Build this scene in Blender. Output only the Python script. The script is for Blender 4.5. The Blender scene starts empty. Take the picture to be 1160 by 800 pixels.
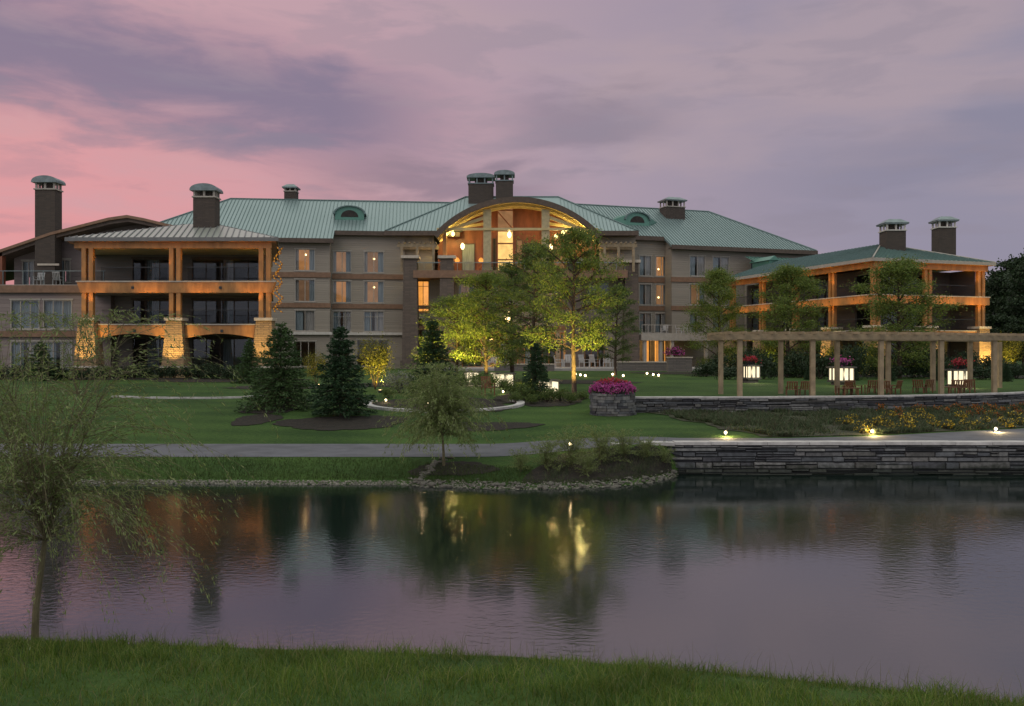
import bpy, math, random
import numpy as np
from mathutils import Vector, Matrix
R = math.radians
rnd = random.Random(7)
rng = np.random.default_rng(11)
sc = bpy.context.scene
COL = sc.collection
F = 1000.0 / 1160.0          # focal length / picture width
EYE = 3.75                   # eye height above the pond

# ------------------------------------------------------------------ camera
cam_d = bpy.data.cameras.new('camera'); cam = bpy.data.objects.new('camera', cam_d); COL.objects.link(cam)
cam.location = (0, 0, EYE); cam.rotation_euler = (R(90), 0, 0)
cam_d.sensor_width = 36; cam_d.lens = 36 * F; cam_d.clip_end = 3000; cam_d.clip_start = .05
sc.camera = cam
sc.view_settings.view_transform = 'Standard'; sc.view_settings.look = 'None'
sc.view_settings.exposure = 0.12; sc.view_settings.gamma = 1

# ------------------------------------------------------------------ node helper
class G:
    def __init__(s, nt): s.nt = nt; nt.nodes.clear()
    def n(s, typ, props=None, **ins):
        nd = s.nt.nodes.new(typ)
        for k, v in (props or {}).items(): setattr(nd, k, v)
        for k, v in ins.items():
            if k.startswith('i') and k[1:].isdigit(): key = int(k[1:])
            else: key = k.replace('_', ' ')
            s.set(nd, key, v)
        return nd
    def set(s, nd, key, v):
        sock = nd.inputs[key]
        if isinstance(v, bpy.types.NodeSocket): s.nt.links.new(v, sock)
        elif isinstance(v, bpy.types.Node): s.nt.links.new(v.outputs[0], sock)
        else:
            if hasattr(sock.default_value, '__len__') and not hasattr(v, '__len__'): v = [v] * len(sock.default_value)
            if hasattr(v, '__len__') and len(sock.default_value) == 4 and len(v) == 3: v = (*v, 1)
            sock.default_value = v
    def m(s, op, a, b=0.0, c=None, clamp=False):
        nd = s.nt.nodes.new('ShaderNodeMath'); nd.operation = op; nd.use_clamp = clamp
        s.set(nd, 0, a); s.set(nd, 1, b)
        if c is not None: s.set(nd, 2, c)
        return nd.outputs[0]
    def mix(s, f, a, b):
        nd = s.nt.nodes.new('ShaderNodeMix'); nd.data_type = 'RGBA'
        s.set(nd, 0, f)
        for k, v in ((6, a), (7, b)): s.set(nd, k, v)
        return nd.outputs[2]
    def ramp(s, f, a, b):   # smooth step between a and b
        nd = s.nt.nodes.new('ShaderNodeMapRange'); nd.interpolation_type = 'SMOOTHSTEP'
        s.set(nd, 0, f); s.set(nd, 1, a); s.set(nd, 2, b)
        return nd.outputs[0]

# ------------------------------------------------------------------ world: dusk sky under thin cloud
SUN_EL, SUN_ROT = R(3), R(-70)
w = bpy.data.worlds.new('World'); sc.world = w; w.use_nodes = True
g = G(w.node_tree)
tc = g.n('ShaderNodeTexCoord')
sep = g.n('ShaderNodeSeparateXYZ', None, Vector=tc.outputs['Generated'])
dx, dy, dz = sep.outputs
sky = g.n('ShaderNodeTexSky', dict(sky_type='NISHITA', sun_disc=False, sun_elevation=SUN_EL, sun_rotation=SUN_ROT))
mp = g.n('ShaderNodeMapping', None, Vector=tc.outputs['Generated'], Scale=(1.6, 1.6, 6.5), Rotation=(0, R(9), 0))
n1 = g.n('ShaderNodeTexNoise', None, Vector=mp, Scale=1.7, Detail=5.0, Roughness=.5, Distortion=.35)
n2 = g.n('ShaderNodeTexNoise', None, Vector=mp, Scale=5.0, Detail=7.0, Roughness=.55, Distortion=.3)
f1, f2 = n1.outputs[0], n2.outputs[0]
wob = g.m('MULTIPLY', g.m('SUBTRACT', f2, .5), .12)
wob1 = g.m('MULTIPLY', g.m('SUBTRACT', f1, .5), .2)
# pink afterglow: strong low on the left
left = g.ramp(g.m('ADD', dx, wob1), .12, -.5)
low = g.ramp(g.m('ADD', dz, wob), .50, .05)
front = g.ramp(dy, -.2, .5)
pink = g.m('MULTIPLY', g.m('MULTIPLY', left, low), front, clamp=True)
base = g.mix(g.ramp(g.m('ADD', dx, wob1), -.38, .5), (.50, .35, .40), (.275, .255, .345))
base = g.mix(g.ramp(f1, .42, .66), base, g.mix(.5, base, (.49, .36, .375)))
back = g.mix(g.ramp(dy, .3, -.4), base, (.62, .62, .70))  # sky behind the camera, out of view, brightened to light the scene
c = g.mix(g.m('MULTIPLY', pink, g.m('ADD', g.m('MULTIPLY', g.m('SUBTRACT', f2, .5), 1.5), .78), clamp=True), back, (.80, .285, .30))
# slate cloud streaks
def band(x0, z0, slope, wid, xr0, xr1, xr2, xr3, amt):
    zc = g.m('ADD', g.m('MULTIPLY', g.m('SUBTRACT', dx, x0), slope), z0)
    dd = g.m('ABSOLUTE', g.m('ADD', g.m('SUBTRACT', dz, zc), wob))
    b = g.ramp(dd, wid, wid * .12)
    return g.m('MULTIPLY', g.m('MULTIPLY', b, g.m('MULTIPLY', g.ramp(dx, xr0, xr1), g.ramp(dx, xr3, xr2))), amt)
c = g.mix(band(-.4, .285, -.12, .085, -.95, -.6, -.2, .0, .9), c, (.205, .175, .265))
c = g.mix(band(-.1, .185, -.05, .035, -.30, -.1, -.02, .08, .6), c, (.20, .16, .22))
c = g.mix(band(.1, .25, -.02, .05, -.06, .06, .1, .22, .45), c, (.18, .155, .215))
c = g.mix(band(.42, .20, .25, .05, .2, .4, .6, .9, .3), c, (.19, .185, .27))
c = g.mix(g.m('MULTIPLY', g.ramp(f2, .5, .64), .34), c, (.27, .235, .30))
up = g.ramp(dz, .36, .85)  # unseen upper sky, made brighter than the visible dusk as added fill light
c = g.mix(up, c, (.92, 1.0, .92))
c = g.mix(.93, g.n('ShaderNodeVectorMath', dict(operation='SCALE'), i0=sky.outputs[0], Scale=.12).outputs[0], c)
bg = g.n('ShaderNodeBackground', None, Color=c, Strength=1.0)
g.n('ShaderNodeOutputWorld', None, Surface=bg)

# weak afterglow sun, very soft (sun is at the horizon behind cloud)
sd = bpy.data.lights.new('sun', 'SUN'); sd.energy = .55; sd.angle = R(35); sd.color = (1, .82, .74)
so = bpy.data.objects.new('sun', sd); COL.objects.link(so)
so.rotation_euler = (R(52), 0, R(-38))

# ------------------------------------------------------------------ materials
M = {}
def nodes(name):
    m = bpy.data.materials.new(name); m.use_nodes = True; M[name] = m
    return m, G(m.node_tree)
def simple(name, col, rough=.7, var=.25, scale=3.0, bump=0.0, bscale=None, metal=0.0, stretch=(1, 1, 1), spec=.4, col2=None, detail=4.0):
    m, g = nodes(name)
    tc = g.n('ShaderNodeTexCoord')
    mp = g.n('ShaderNodeMapping', None, Vector=tc.outputs['Object'], Scale=stretch)
    n = g.n('ShaderNodeTexNoise', None, Vector=mp, Scale=scale, Detail=detail, Roughness=.6)
    f = g.ramp(n.outputs[0], .3, .7)
    a = tuple(x * (1 - var) for x in col); b = col2 or tuple(min(1, x * (1 + var)) for x in col)
    p = g.n('ShaderNodeBsdfPrincipled', None, Base_Color=g.mix(f, a, b), Roughness=rough, Metallic=metal, Specular_IOR_Level=spec)
    if bump:
        nb = g.n('ShaderNodeTexNoise', None, Vector=mp, Scale=bscale or scale * 4, Detail=3.0)
        g.set(p, 'Normal', g.n('ShaderNodeBump', None, Strength=.6, Distance=bump, Height=nb.outputs[0]))
    g.n('ShaderNodeOutputMaterial', None, Surface=p)
    return m
def siding(name, col, period=.22, var=.12):
    m, g = nodes(name)
    tc = g.n('ShaderNodeTexCoord'); s = g.n('ShaderNodeSeparateXYZ', None, Vector=tc.outputs['Object'])
    t = g.m('DIVIDE', s.outputs[2], period); row = g.m('FLOOR', t); fr = g.m('FRACT', t)
    wn = g.n('ShaderNodeTexWhiteNoise', dict(noise_dimensions='1D')); g.set(wn, 'W', row)
    n = g.n('ShaderNodeTexNoise', None, Vector=g.n('ShaderNodeMapping', None, Vector=tc.outputs['Object'], Scale=(.5, .5, 3)), Scale=1.2, Detail=4.0)
    f = g.m('ADD', g.m('MULTIPLY', wn.outputs[0], .5), g.m('MULTIPLY', n.outputs[0], .5))
    cc = g.mix(f, tuple(x * (1 - var * 1.6) for x in col), tuple(x * (1 + var * 1.6) for x in col))
    p = g.n('ShaderNodeBsdfPrincipled', None, Base_Color=cc, Roughness=.75)
    g.set(p, 'Normal', g.n('ShaderNodeBump', None, Strength=1.0, Distance=.03, Height=g.m('SUBTRACT', 1.0, fr)))
    g.n('ShaderNodeOutputMaterial', None, Surface=p); return m
def stone(name, c1, c2, cm, bw=.45, bh=.14, mortar=.012):
    m, g = nodes(name)
    tc = g.n('ShaderNodeTexCoord'); s = g.n('ShaderNodeSeparateXYZ', None, Vector=tc.outputs['Object'])
    v = g.n('ShaderNodeCombineXYZ', None, X=g.m('ADD', s.outputs[0], g.m('MULTIPLY', s.outputs[1], 1.03)), Y=s.outputs[2])
    ns = g.n('ShaderNodeTexNoise', None, Vector=tc.outputs['Object'], Scale=1.5, Detail=5.0)
    vv = g.n('ShaderNodeVectorMath', dict(operation='ADD'), i0=v.outputs[0], i1=g.n('ShaderNodeVectorMath', dict(operation='SCALE'), i0=ns.outputs[1], Scale=.06).outputs[0])
    b = g.n('ShaderNodeTexBrick', dict(offset=.37, squash=1.3), Vector=vv.outputs[0], Color1=(*c1, 1), Color2=(*c2, 1), Mortar=(*cm, 1), Scale=1.0, Mortar_Size=mortar, Mortar_Smooth=.3, Bias=0.0, Brick_Width=bw, Row_Height=bh)
    n = g.n('ShaderNodeTexNoise', None, Vector=tc.outputs['Object'], Scale=6.0, Detail=6.0)
    cc = g.mix(g.m('MULTIPLY', n.outputs[0], .5), b.outputs[0], tuple(x * .45 for x in c1))
    p = g.n('ShaderNodeBsdfPrincipled', None, Base_Color=cc, Roughness=.85)
    h = g.m('ADD', g.m('MULTIPLY', b.outputs[1], -1.0), g.m('MULTIPLY', n.outputs[0], .6))
    g.set(p, 'Normal', g.n('ShaderNodeBump', None, Strength=.8, Distance=.03, Height=h))
    g.n('ShaderNodeOutputMaterial', None, Surface=p); return m
def island(name, cols, rough=.8, trans=0.0, bump=0.0, noise=6.0, spec=.3, damp=False):
    """colour varies from loose piece to loose piece (leaves, blades, stones)"""
    m, g = nodes(name)
    geo = g.n('ShaderNodeNewGeometry'); r = g.n('ShaderNodeValToRGB', None, Fac=geo.outputs['Random Per Island'])
    el = r.color_ramp.elements
    while len(el) < len(cols): el.new(.5)
    for i, c_ in enumerate(cols): el[i].position = i / (len(cols) - 1); el[i].color = (*c_, 1)
    tc = g.n('ShaderNodeTexCoord')
    n = g.n('ShaderNodeTexNoise', None, Vector=tc.outputs['Object'], Scale=noise, Detail=4.0)
    cc = g.mix(g.ramp(n.outputs[0], .35, .7), r.outputs[0], g.n('ShaderNodeVectorMath', dict(operation='SCALE'), i0=r.outputs[0], Scale=.6).outputs[0])
    if damp:    # algae stained wet foot of the wall
        zz = g.n('ShaderNodeSeparateXYZ', None, Vector=geo.outputs['Position']).outputs[2]
        cc = g.mix(g.m('MULTIPLY', g.ramp(g.m('ADD', zz, g.m('MULTIPLY', n.outputs[0], -.35)), .22, -.05), .8), cc, (.02, .026, .016))
    p = g.n('ShaderNodeBsdfPrincipled', None, Base_Color=cc, Roughness=rough, Specular_IOR_Level=spec)
    if bump: g.set(p, 'Normal', g.n('ShaderNodeBump', None, Strength=.7, Distance=bump, Height=n.outputs[0]))
    out = p
    if trans:
        t = g.n('ShaderNodeBsdfTranslucent', None, Color=cc)
        out = g.n('ShaderNodeMixShader', None, Fac=trans, i1=p.outputs[0], i2=t.outputs[0])
    g.n('ShaderNodeOutputMaterial', None, Surface=out.outputs[0]); return m
def glow(name, col, strength):
    m, g = nodes(name)
    tc = g.n('ShaderNodeTexCoord')
    n = g.n('ShaderNodeTexNoise', None, Vector=tc.outputs['Object'], Scale=1.3, Detail=3.0)
    e = g.n('ShaderNodeEmission', None, Color=(*col, 1), Strength=g.m('MULTIPLY', g.m('ADD', n.outputs[0], .5), strength))
    g.n('ShaderNodeOutputMaterial', None, Surface=e); return m
def glassy(name, tint, opac=.25, rough=.03, gcol=(.9, .95, 1)):
    m, g = nodes(name)
    tr = g.n('ShaderNodeBsdfTransparent', None, Color=(*tint, 1)); gl = g.n('ShaderNodeBsdfGlossy', None, Color=(*gcol, 1), Roughness=rough)
    lw = g.n('ShaderNodeLayerWeight', None, Blend=.5)
    fac = g.m('ADD', g.m('MULTIPLY', g.m('POWER', lw.outputs[1], 5.0), .9), opac, clamp=True)
    g.n('ShaderNodeOutputMaterial', None, Surface=g.n('ShaderNodeMixShader', None, Fac=fac, i1=tr.outputs[0], i2=gl.outputs[0])); return m

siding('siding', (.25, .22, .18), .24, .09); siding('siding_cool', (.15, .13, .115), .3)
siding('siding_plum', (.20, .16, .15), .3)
simple('band', (.20, .115, .07), .6, .15); simple('trim', (.34, .31, .27), .6, .1)
simple('pale_trim', (.52, .49, .45), .6, .1); simple('dark_fascia', (.085, .06, .045), .6, .2)
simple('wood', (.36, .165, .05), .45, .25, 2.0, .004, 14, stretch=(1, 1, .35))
simple('wood_red', (.18, .06, .03), .5, .35, 1.2, stretch=(1, 1, .3))
simple('wood_grey', (.26, .20, .125), .65, .22, 2.5, .004, 16)
simple('ceiling_wood', (.50, .40, .20), .6, .12, 1.5); simple('cream', (.42, .35, .2), .6, .15)
simple('teak', (.15, .065, .03), .5, .3, 5); simple('white_paint', (.42, .41, .40), .5, .08)
simple('dark_metal', (.03, .032, .034), .4, .2); simple('brick_dark', (.07, .055, .045), .8, .3, 4, .01)
stone('chimney_brick', (.095, .07, .055), (.065, .05, .042), (.05, .045, .04), .35, .1)
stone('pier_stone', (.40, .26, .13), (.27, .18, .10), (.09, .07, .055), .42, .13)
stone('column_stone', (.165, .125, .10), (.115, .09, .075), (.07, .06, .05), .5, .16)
stone('patio_stone', (.19, .165, .15), (.14, .125, .12), (.07, .065, .06), .6, .16)
simple('cap_stone', (.46, .40, .33), .7, .12, 4); simple('paving', (.30, .28, .27), .85, .12, 1.2, .004, 40)
simple('zinc', (.17, .21, .215), .4, .2, 2, metal=.3)
simple('kerb', (.42, .40, .39), .85, .2, 3, .006)
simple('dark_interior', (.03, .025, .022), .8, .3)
simple('bark_willow', (.13, .11, .06), .9, .3, 9, .004); simple('bark', (.055, .036, .026), .9, .35, 9, .01); simple('bark_red', (.15, .075, .035), .9, .3, 9, .01)
def roofmat(name, c1, c2):
    m, g = nodes(name); tc = g.n('ShaderNodeTexCoord')
    n = g.n('ShaderNodeTexNoise', None, Vector=g.n('ShaderNodeMapping', None, Vector=tc.outputs['Object'], Scale=(1.2, .15, .15)), Scale=1.0, Detail=4.0)
    n2 = g.n('ShaderNodeTexNoise', None, Vector=tc.outputs['Object'], Scale=.25, Detail=3.0)
    cc = g.mix(g.m('MULTIPLY', g.m('ADD', n.outputs[0], n2.outputs[0]), .5), c1, c2)
    p = g.n('ShaderNodeBsdfPrincipled', None, Base_Color=cc, Roughness=.38, Metallic=.35)
    g.n('ShaderNodeOutputMaterial', None, Surface=p)
roofmat('roof_teal', (.17, .235, .235), (.27, .335, .34)); roofmat('roof_grey', (.30, .31, .28), (.40, .40, .36)); roofmat('roof_green', (.075, .19, .145), (.12, .27, .21))
simple('seam', (.12, .175, .172), .45, .1, metal=.3); simple('seam_grey', (.15, .15, .15), .45, .1, metal=.3)
simple('curtain', (.36, .33, .30), .8, .2, 3, stretch=(5, 5, .2)); simple('curtain_blue', (.23, .27, .28), .8, .25, 3, stretch=(5, 5, .2))
glassy('glass', (.8, .82, .84), .05); glassy('rail_glass', (.88, .89, .9), .0, .1, (.4, .42, .45))
glow('lit_warm', (1, .50, .22), .26); glow('lit_orange', (1, .38, .07), 1.1); glow('lit_dim', (1, .55, .30), .13); glow('lit_soft', (1, .52, .25), .19); glow('lit_amb', (1, .44, .15), .36)
glow('lit_gold', (1, .62, .20), 1.0); glow('lit_amber', (1, .56, .14), 1.6)
glow('lamp_white', (1, .84, .54), 1.35); glow('lamp_warm', (1, .70, .30), 6.0); glow('lamp_small', (1, .78, .42), 9.0)
glow('strip_yellow', (1, .84, .28), 3.2); glow('string_orange', (1, .42, .05), .5)
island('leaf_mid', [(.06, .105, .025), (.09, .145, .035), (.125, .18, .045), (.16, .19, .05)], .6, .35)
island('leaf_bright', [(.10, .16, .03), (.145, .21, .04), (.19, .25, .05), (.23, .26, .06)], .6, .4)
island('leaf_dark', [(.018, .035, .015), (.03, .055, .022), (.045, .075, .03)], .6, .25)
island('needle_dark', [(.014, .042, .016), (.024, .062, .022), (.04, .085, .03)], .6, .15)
island('needle_mid', [(.03, .065, .02), (.05, .10, .028), (.08, .14, .038)], .6, .2)
island('leaf_willow', [(.13, .19, .05), (.19, .25, .07), (.26, .31, .11), (.22, .26, .13)], .6, .4)
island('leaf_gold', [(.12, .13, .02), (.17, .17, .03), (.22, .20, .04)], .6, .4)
island('leaf_pale', [(.2, .21, .17), (.33, .33, .28), (.11, .14, .08)], .6, .3)
island('petal_pink', [(.45, .05, .28), (.60, .11, .40), (.38, .03, .20), (.62, .22, .45)], .6, .3)
island('petal_red', [(.40, .02, .03), (.5, .05, .08), (.3, .02, .02)], .6, .3)
island('petal_yellow', [(.60, .40, .03), (.70, .52, .06), (.45, .28, .03)], .6, .3)
island('petal_orange', [(.50, .14, .02), (.55, .20, .03), (.38, .08, .03)], .6, .3)
island('grass_blade', [(.06, .12, .016), (.10, .18, .024), (.16, .23, .035), (.25, .26, .08)], .6, .45, noise=1.2)
island('shore_blade', [(.04, .07, .016), (.06, .095, .022), (.08, .115, .03)], .6, .35, noise=1.2)
island('grass_dry', [(.16, .15, .07), (.2, .18, .09), (.1, .12, .04)], .7, .3)
island('wall_stone', [(.07, .075, .085), (.13, .135, .145), (.19, .19, .19), (.10, .095, .09), (.23, .225, .22), (.05, .05, .06), (.16, .16, .17)], .85, 0, .02, 7, damp=True)
island('rock', [(.13, .12, .10), (.26, .24, .20), (.08, .075, .065), (.18, .16, .13)], .85, 0, .02, 9)
island('tuft', [(.05, .085, .035), (.08, .11, .055), (.11, .095, .06), (.07, .12, .045)], .8, .3)

def groundmat():
    m, g = nodes('lawn'); tc = g.n('ShaderNodeTexCoord'); o = tc.outputs['Object']
    a = g.n('ShaderNodeTexNoise', None, Vector=o, Scale=.22, Detail=4.0)
    b = g.n('ShaderNodeTexNoise', None, Vector=o, Scale=9.0, Detail=6.0, Roughness=.7)
    s = g.n('ShaderNodeSeparateXYZ', None, Vector=o)
    st = g.m('SINE', g.m('MULTIPLY', g.m('ADD', s.outputs[1], g.m('MULTIPLY', s.outputs[0], .12)), 3.9))
    f = g.m('ADD', g.m('ADD', g.m('MULTIPLY', a.outputs[0], .55), g.m('MULTIPLY', b.outputs[0], .45)), g.m('MULTIPLY', st, .035))
    cc = g.mix(g.ramp(f, .32, .7), (.020, .046, .011), (.060, .108, .024))
    p = g.n('ShaderNodeBsdfPrincipled', None, Base_Color=cc, Roughness=.9, Specular_IOR_Level=.15)
    g.set(p, 'Normal', g.n('ShaderNodeBump', None, Strength=.9, Distance=.05, Height=b.outputs[0]))
    g.n('ShaderNodeOutputMaterial', None, Surface=p)
groundmat()
simple('mulch', (.016, .012, .008), .95, .5, 8, .05, 25, detail=6.0)
simple('bed_soil', (.045, .035, .022), .95, .5, 3, .05, 20, detail=6.0, col2=(.055, .065, .03))
simple('asphalt', (.095, .095, .11), .85, .2, 1.2, .004, 60)

def watermat():
    m, g = nodes('pond_water'); tc = g.n('ShaderNodeTexCoord'); o = tc.outputs['Object']
    mp = g.n('ShaderNodeMapping', None, Vector=o, Scale=(.9, 1.3, 1))
    a = g.n('ShaderNodeTexNoise', None, Vector=mp, Scale=6.5, Detail=4.0, Roughness=.5, Distortion=.4)
    b = g.n('ShaderNodeTexNoise', None, Vector=o, Scale=.16, Detail=3.0)
    patch = g.ramp(b.outputs[0], .42, .62)
    h = g.m('MULTIPLY', a.outputs[0], g.m('ADD', g.m('MULTIPLY', patch, .75), .25))
    p = g.n('ShaderNodeBsdfPrincipled', None, Base_Color=(.006, .013, .010, 1), Roughness=.075, IOR=3.0)
    g.set(p, 'Normal', g.n('ShaderNodeBump', None, Strength=.38, Distance=.012, Height=h))
    g.n('ShaderNodeOutputMaterial', None, Surface=p)
watermat()

# ------------------------------------------------------------------ object helpers
def link_mesh(name, verts, faces, mat, parent=None, smooth=False):
    me = bpy.data.meshes.new(name)
    if isinstance(verts, np.ndarray) and isinstance(faces, np.ndarray):
        nv, nf, k = len(verts), len(faces), faces.shape[1]
        me.vertices.add(nv); me.vertices.foreach_set('co', verts.astype(np.float32).ravel())
        me.loops.add(nf * k); me.loops.foreach_set('vertex_index', faces.astype(np.int32).ravel())
        me.polygons.add(nf); me.polygons.foreach_set('loop_start', np.arange(0, nf * k, k, dtype=np.int32))
        me.polygons.foreach_set('loop_total', np.full(nf, k, dtype=np.int32))
        me.update(calc_edges=True); me.validate()
    else:
        me.from_pydata([tuple(v) for v in verts], [], faces); me.update()
    me.materials.append(M[mat] if isinstance(mat, str) else mat)
    if smooth: me.polygons.foreach_set('use_smooth', [True] * len(me.polygons))
    o = bpy.data.objects.new(name, me); COL.objects.link(o)
    if parent: o.parent = parent
    return o
def tag(o, label=None, cat=None, group=None, kind=None):
    if label: o['label'] = label
    if cat: o['category'] = cat
    if group: o['group'] = group
    if kind: o['kind'] = kind
    return o
def thing(name, label, cat, loc=(0, 0, 0), group=None):
    o = bpy.data.objects.new(name, None); COL.objects.link(o); o.location = loc; o.empty_display_size = .3
    return tag(o, label, cat, group)
def ident(p): return p
def frame(ox, oy, ang):
    c_, s_ = math.cos(R(ang)), math.sin(R(ang))
    return lambda p: (ox + p[0] * c_ - p[1] * s_, oy + p[0] * s_ + p[1] * c_, p[2])
class MB:
    def __init__(s, T=ident): s.v = []; s.f = []; s.T = T
    def add(s, vs, fs):
        b = len(s.v); s.v += [s.T(p) for p in vs]; s.f += [tuple(i + b for i in f) for f in fs]; return s
    def box(s, x0, x1, y0, y1, z0, z1):
        return s.add([(x0, y0, z0), (x1, y0, z0), (x1, y1, z0), (x0, y1, z0), (x0, y0, z1), (x1, y0, z1), (x1, y1, z1), (x0, y1, z1)],
                     [(0, 3, 2, 1), (4, 5, 6, 7), (0, 1, 5, 4), (1, 2, 6, 5), (2, 3, 7, 6), (3, 0, 4, 7)])
    def taper(s, cx, cy, z0, z1, w0, d0, w1, d1):
        vs = []
        for z, w_, d_ in ((z0, w0, d0), (z1, w1, d1)):
            vs += [(cx - w_ / 2, cy - d_ / 2, z), (cx + w_ / 2, cy - d_ / 2, z), (cx + w_ / 2, cy + d_ / 2, z), (cx - w_ / 2, cy + d_ / 2, z)]
        return s.add(vs, [(0, 3, 2, 1), (4, 5, 6, 7), (0, 1, 5, 4), (1, 2, 6, 5), (2, 3, 7, 6), (3, 0, 4, 7)])
    def prism_xz(s, poly, y0, y1):      # polygon in (x,z) extruded in depth
        n = len(poly)
        vs = [(x, y0, z) for x, z in poly] + [(x, y1, z) for x, z in poly]
        fs = [tuple(range(n)), tuple(range(2 * n - 1, n - 1, -1))] + [(i, i + n, (i + 1) % n + n, (i + 1) % n) for i in range(n)]
        return s.add(vs, fs)
    def quad(s, a, b, c_, d_): return s.add([a, b, c_, d_], [(0, 1, 2, 3)])
    def beam(s, a, b, w_, h_):          # box from a to b, w across, h vertical, flush centred
        a, b = Vector(a), Vector(b); d_ = (b - a)
        up = Vector((0, 0, 1)) if abs(d_.normalized().z) < .98 else Vector((0, 1, 0))
        sx = d_.cross(up).normalized() * (w_ / 2); sz = sx.cross(d_).normalized() * (h_ / 2)
        vs = [tuple(q) for p in (a, b) for q in (p - sx - sz, p + sx - sz, p + sx + sz, p - sx + sz)]
        return s.add(vs, [(0, 3, 2, 1), (4, 5, 6, 7), (0, 1, 5, 4), (1, 2, 6, 5), (2, 3, 7, 6), (3, 0, 4, 7)])
    def tube(s, pts, rad, n=6):
        pts = [Vector(p) for p in pts]; vs = []; fs = []
        for i, p in enumerate(pts):
            d_ = (pts[min(i + 1, len(pts) - 1)] - pts[max(i - 1, 0)]).normalized()
            a = d_.orthogonal().normalized() if i == 0 else (a - d_ * a.dot(d_)).normalized()
            b = d_.cross(a); r_ = rad[i] if hasattr(rad, '__len__') else rad
            vs += [tuple(p + a * math.cos(2 * math.pi * k / n) * r_ + b * math.sin(2 * math.pi * k / n) * r_) for k in range(n)]
        for i in range(len(pts) - 1):
            for k in range(n): fs.append((i * n + k, i * n + (k + 1) % n, (i + 1) * n + (k + 1) % n, (i + 1) * n + k))
        fs.append(tuple(range(n - 1, -1, -1))); fs.append(tuple((len(pts) - 1) * n + k for k in range(n)))
        return s.add(vs, fs)
    def lathe(s, cx, cy, prof, n=16):
        vs = [(cx + r_ * math.cos(2 * math.pi * k / n), cy + r_ * math.sin(2 * math.pi * k / n), z) for r_, z in prof for k in range(n)]; fs = []
        for i in range(len(prof) - 1):
            for k in range(n): fs.append((i * n + k, i * n + (k + 1) % n, (i + 1) * n + (k + 1) % n, (i + 1) * n + k))
        fs.append(tuple(range(n - 1, -1, -1))); fs.append(tuple((len(prof) - 1) * n + k for k in range(n)))
        return s.add(vs, fs)
    def build(s, name, mat, parent=None, smooth=False):
        org = root_loc(parent) if parent else Vector((0, 0, 0))
        return link_mesh(name, [tuple(Vector(v) - org) for v in s.v], s.f, mat, parent, smooth)
def root_loc(o):
    v = Vector((0, 0, 0))
    while o: v += o.location; o = o.parent
    return v
def build_roof(rm, rb, name, m1, m2, parent):
    n = len(rm.v); nf = len(rm.f); rm.v += rb.v; rm.f += [tuple(i + n for i in f) for f in rb.f]
    o = rm.build(name, m1, parent); o.data.materials.append(M[m2])
    mi = np.zeros(len(o.data.polygons), dtype=np.int32); mi[nf:] = 1; o.data.polygons.foreach_set('material_index', mi); return o
KIDS = {}
def dup(root, loc, rotz=0, scale=1.0, label=None, group=None):
    r_ = root.copy(); COL.objects.link(r_); r_.location = loc; r_.rotation_euler = (0, 0, rotz)
    r_.scale = scale if hasattr(scale, '__len__') else (scale,) * 3
    if label: r_['label'] = label
    if group: r_['group'] = group
    if root.name not in KIDS: KIDS[root.name] = [(ch, list(ch.children)) for ch in root.children]
    for ch, subs in KIDS[root.name]:
        c_ = ch.copy(); COL.objects.link(c_); c_.parent = r_
        for q in subs:
            d_ = q.copy(); COL.objects.link(d_); d_.parent = c_
    return r_
def at(px, py, d): return ((px - 580) / 1000 * d, d, EYE + (398 - py) / 1000 * d)
def X(px, d): return (px - 580) / 1000 * d
def Z(py, d): return EYE + (398 - py) / 1000 * d
def lamp(name, loc, power, col=(1, .62, .25), r_=.08, parent=None, spot=None, to=None):
    l = bpy.data.lights.new(name, 'SPOT' if spot else 'POINT'); l.energy = power; l.color = col; l.shadow_soft_size = r_
    o = bpy.data.objects.new(name, l); COL.objects.link(o); o.location = loc
    if spot: l.spot_size = R(spot); l.spot_blend = .6
    if to is not None: o.rotation_euler = (Vector(to) - Vector(loc)).to_track_quat('-Z', 'Y').to_euler()
    if parent: o.parent = parent; o.location = Vector(loc) - root_loc(parent)
    return o

# ------------------------------------------------------------------ terrain
def ip(x, xs, ys): return np.interp(x, xs, ys)
def sst(x, a, b): t = np.clip((x - a) / (b - a), 0, 1); return t * t * (3 - 2 * t)
def ys(x): return ip(x, [-80, -30, -12, -6, -3.2, -2.3, 0, 1.5, 3, 4.2, 5.0, 5.4, 100], [26, 25.6, 25.4, 25.2, 25.2, 24.75, 24.3, 24.4, 24.9, 25.8, 26.9, 27.36, 27.36])
def yn(x): return ip(x, [-100, -1, 4.6, 5.4, 100], [27.1, 27.1, 27.5, 27.72, 27.72])
def zp(x): return .55 + .40 * sst(x, -1, 5)
def yf(x): return ip(x, [-100, 1, 2.5, 5.5, 9, 12, 16.5, 22, 100], [31, 31, 30.5, 29.0, 28.95, 29.6, 31.6, 34, 40])
def yw(x): return ip(x, [-100, 4, 9.5, 12.8, 16, 19, 22.4, 26, 40, 100], [36.8, 36.75, 36.8, 37.2, 37.8, 38.8, 40.3, 42.6, 50, 80])
def crest(x): return ip(x, [-30, -4.1, -2, 0, 1.6, 3.1, 6, 30], [8.5, 7.15, 6.75, 6.4, 5.9, 5.3, 4.9, 4.5])
def crz(x): return ip(x, [-30, -4.1, 0, 3.1, 30], [1.35, 1.43, 1.55, 1.64, 1.6])
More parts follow.
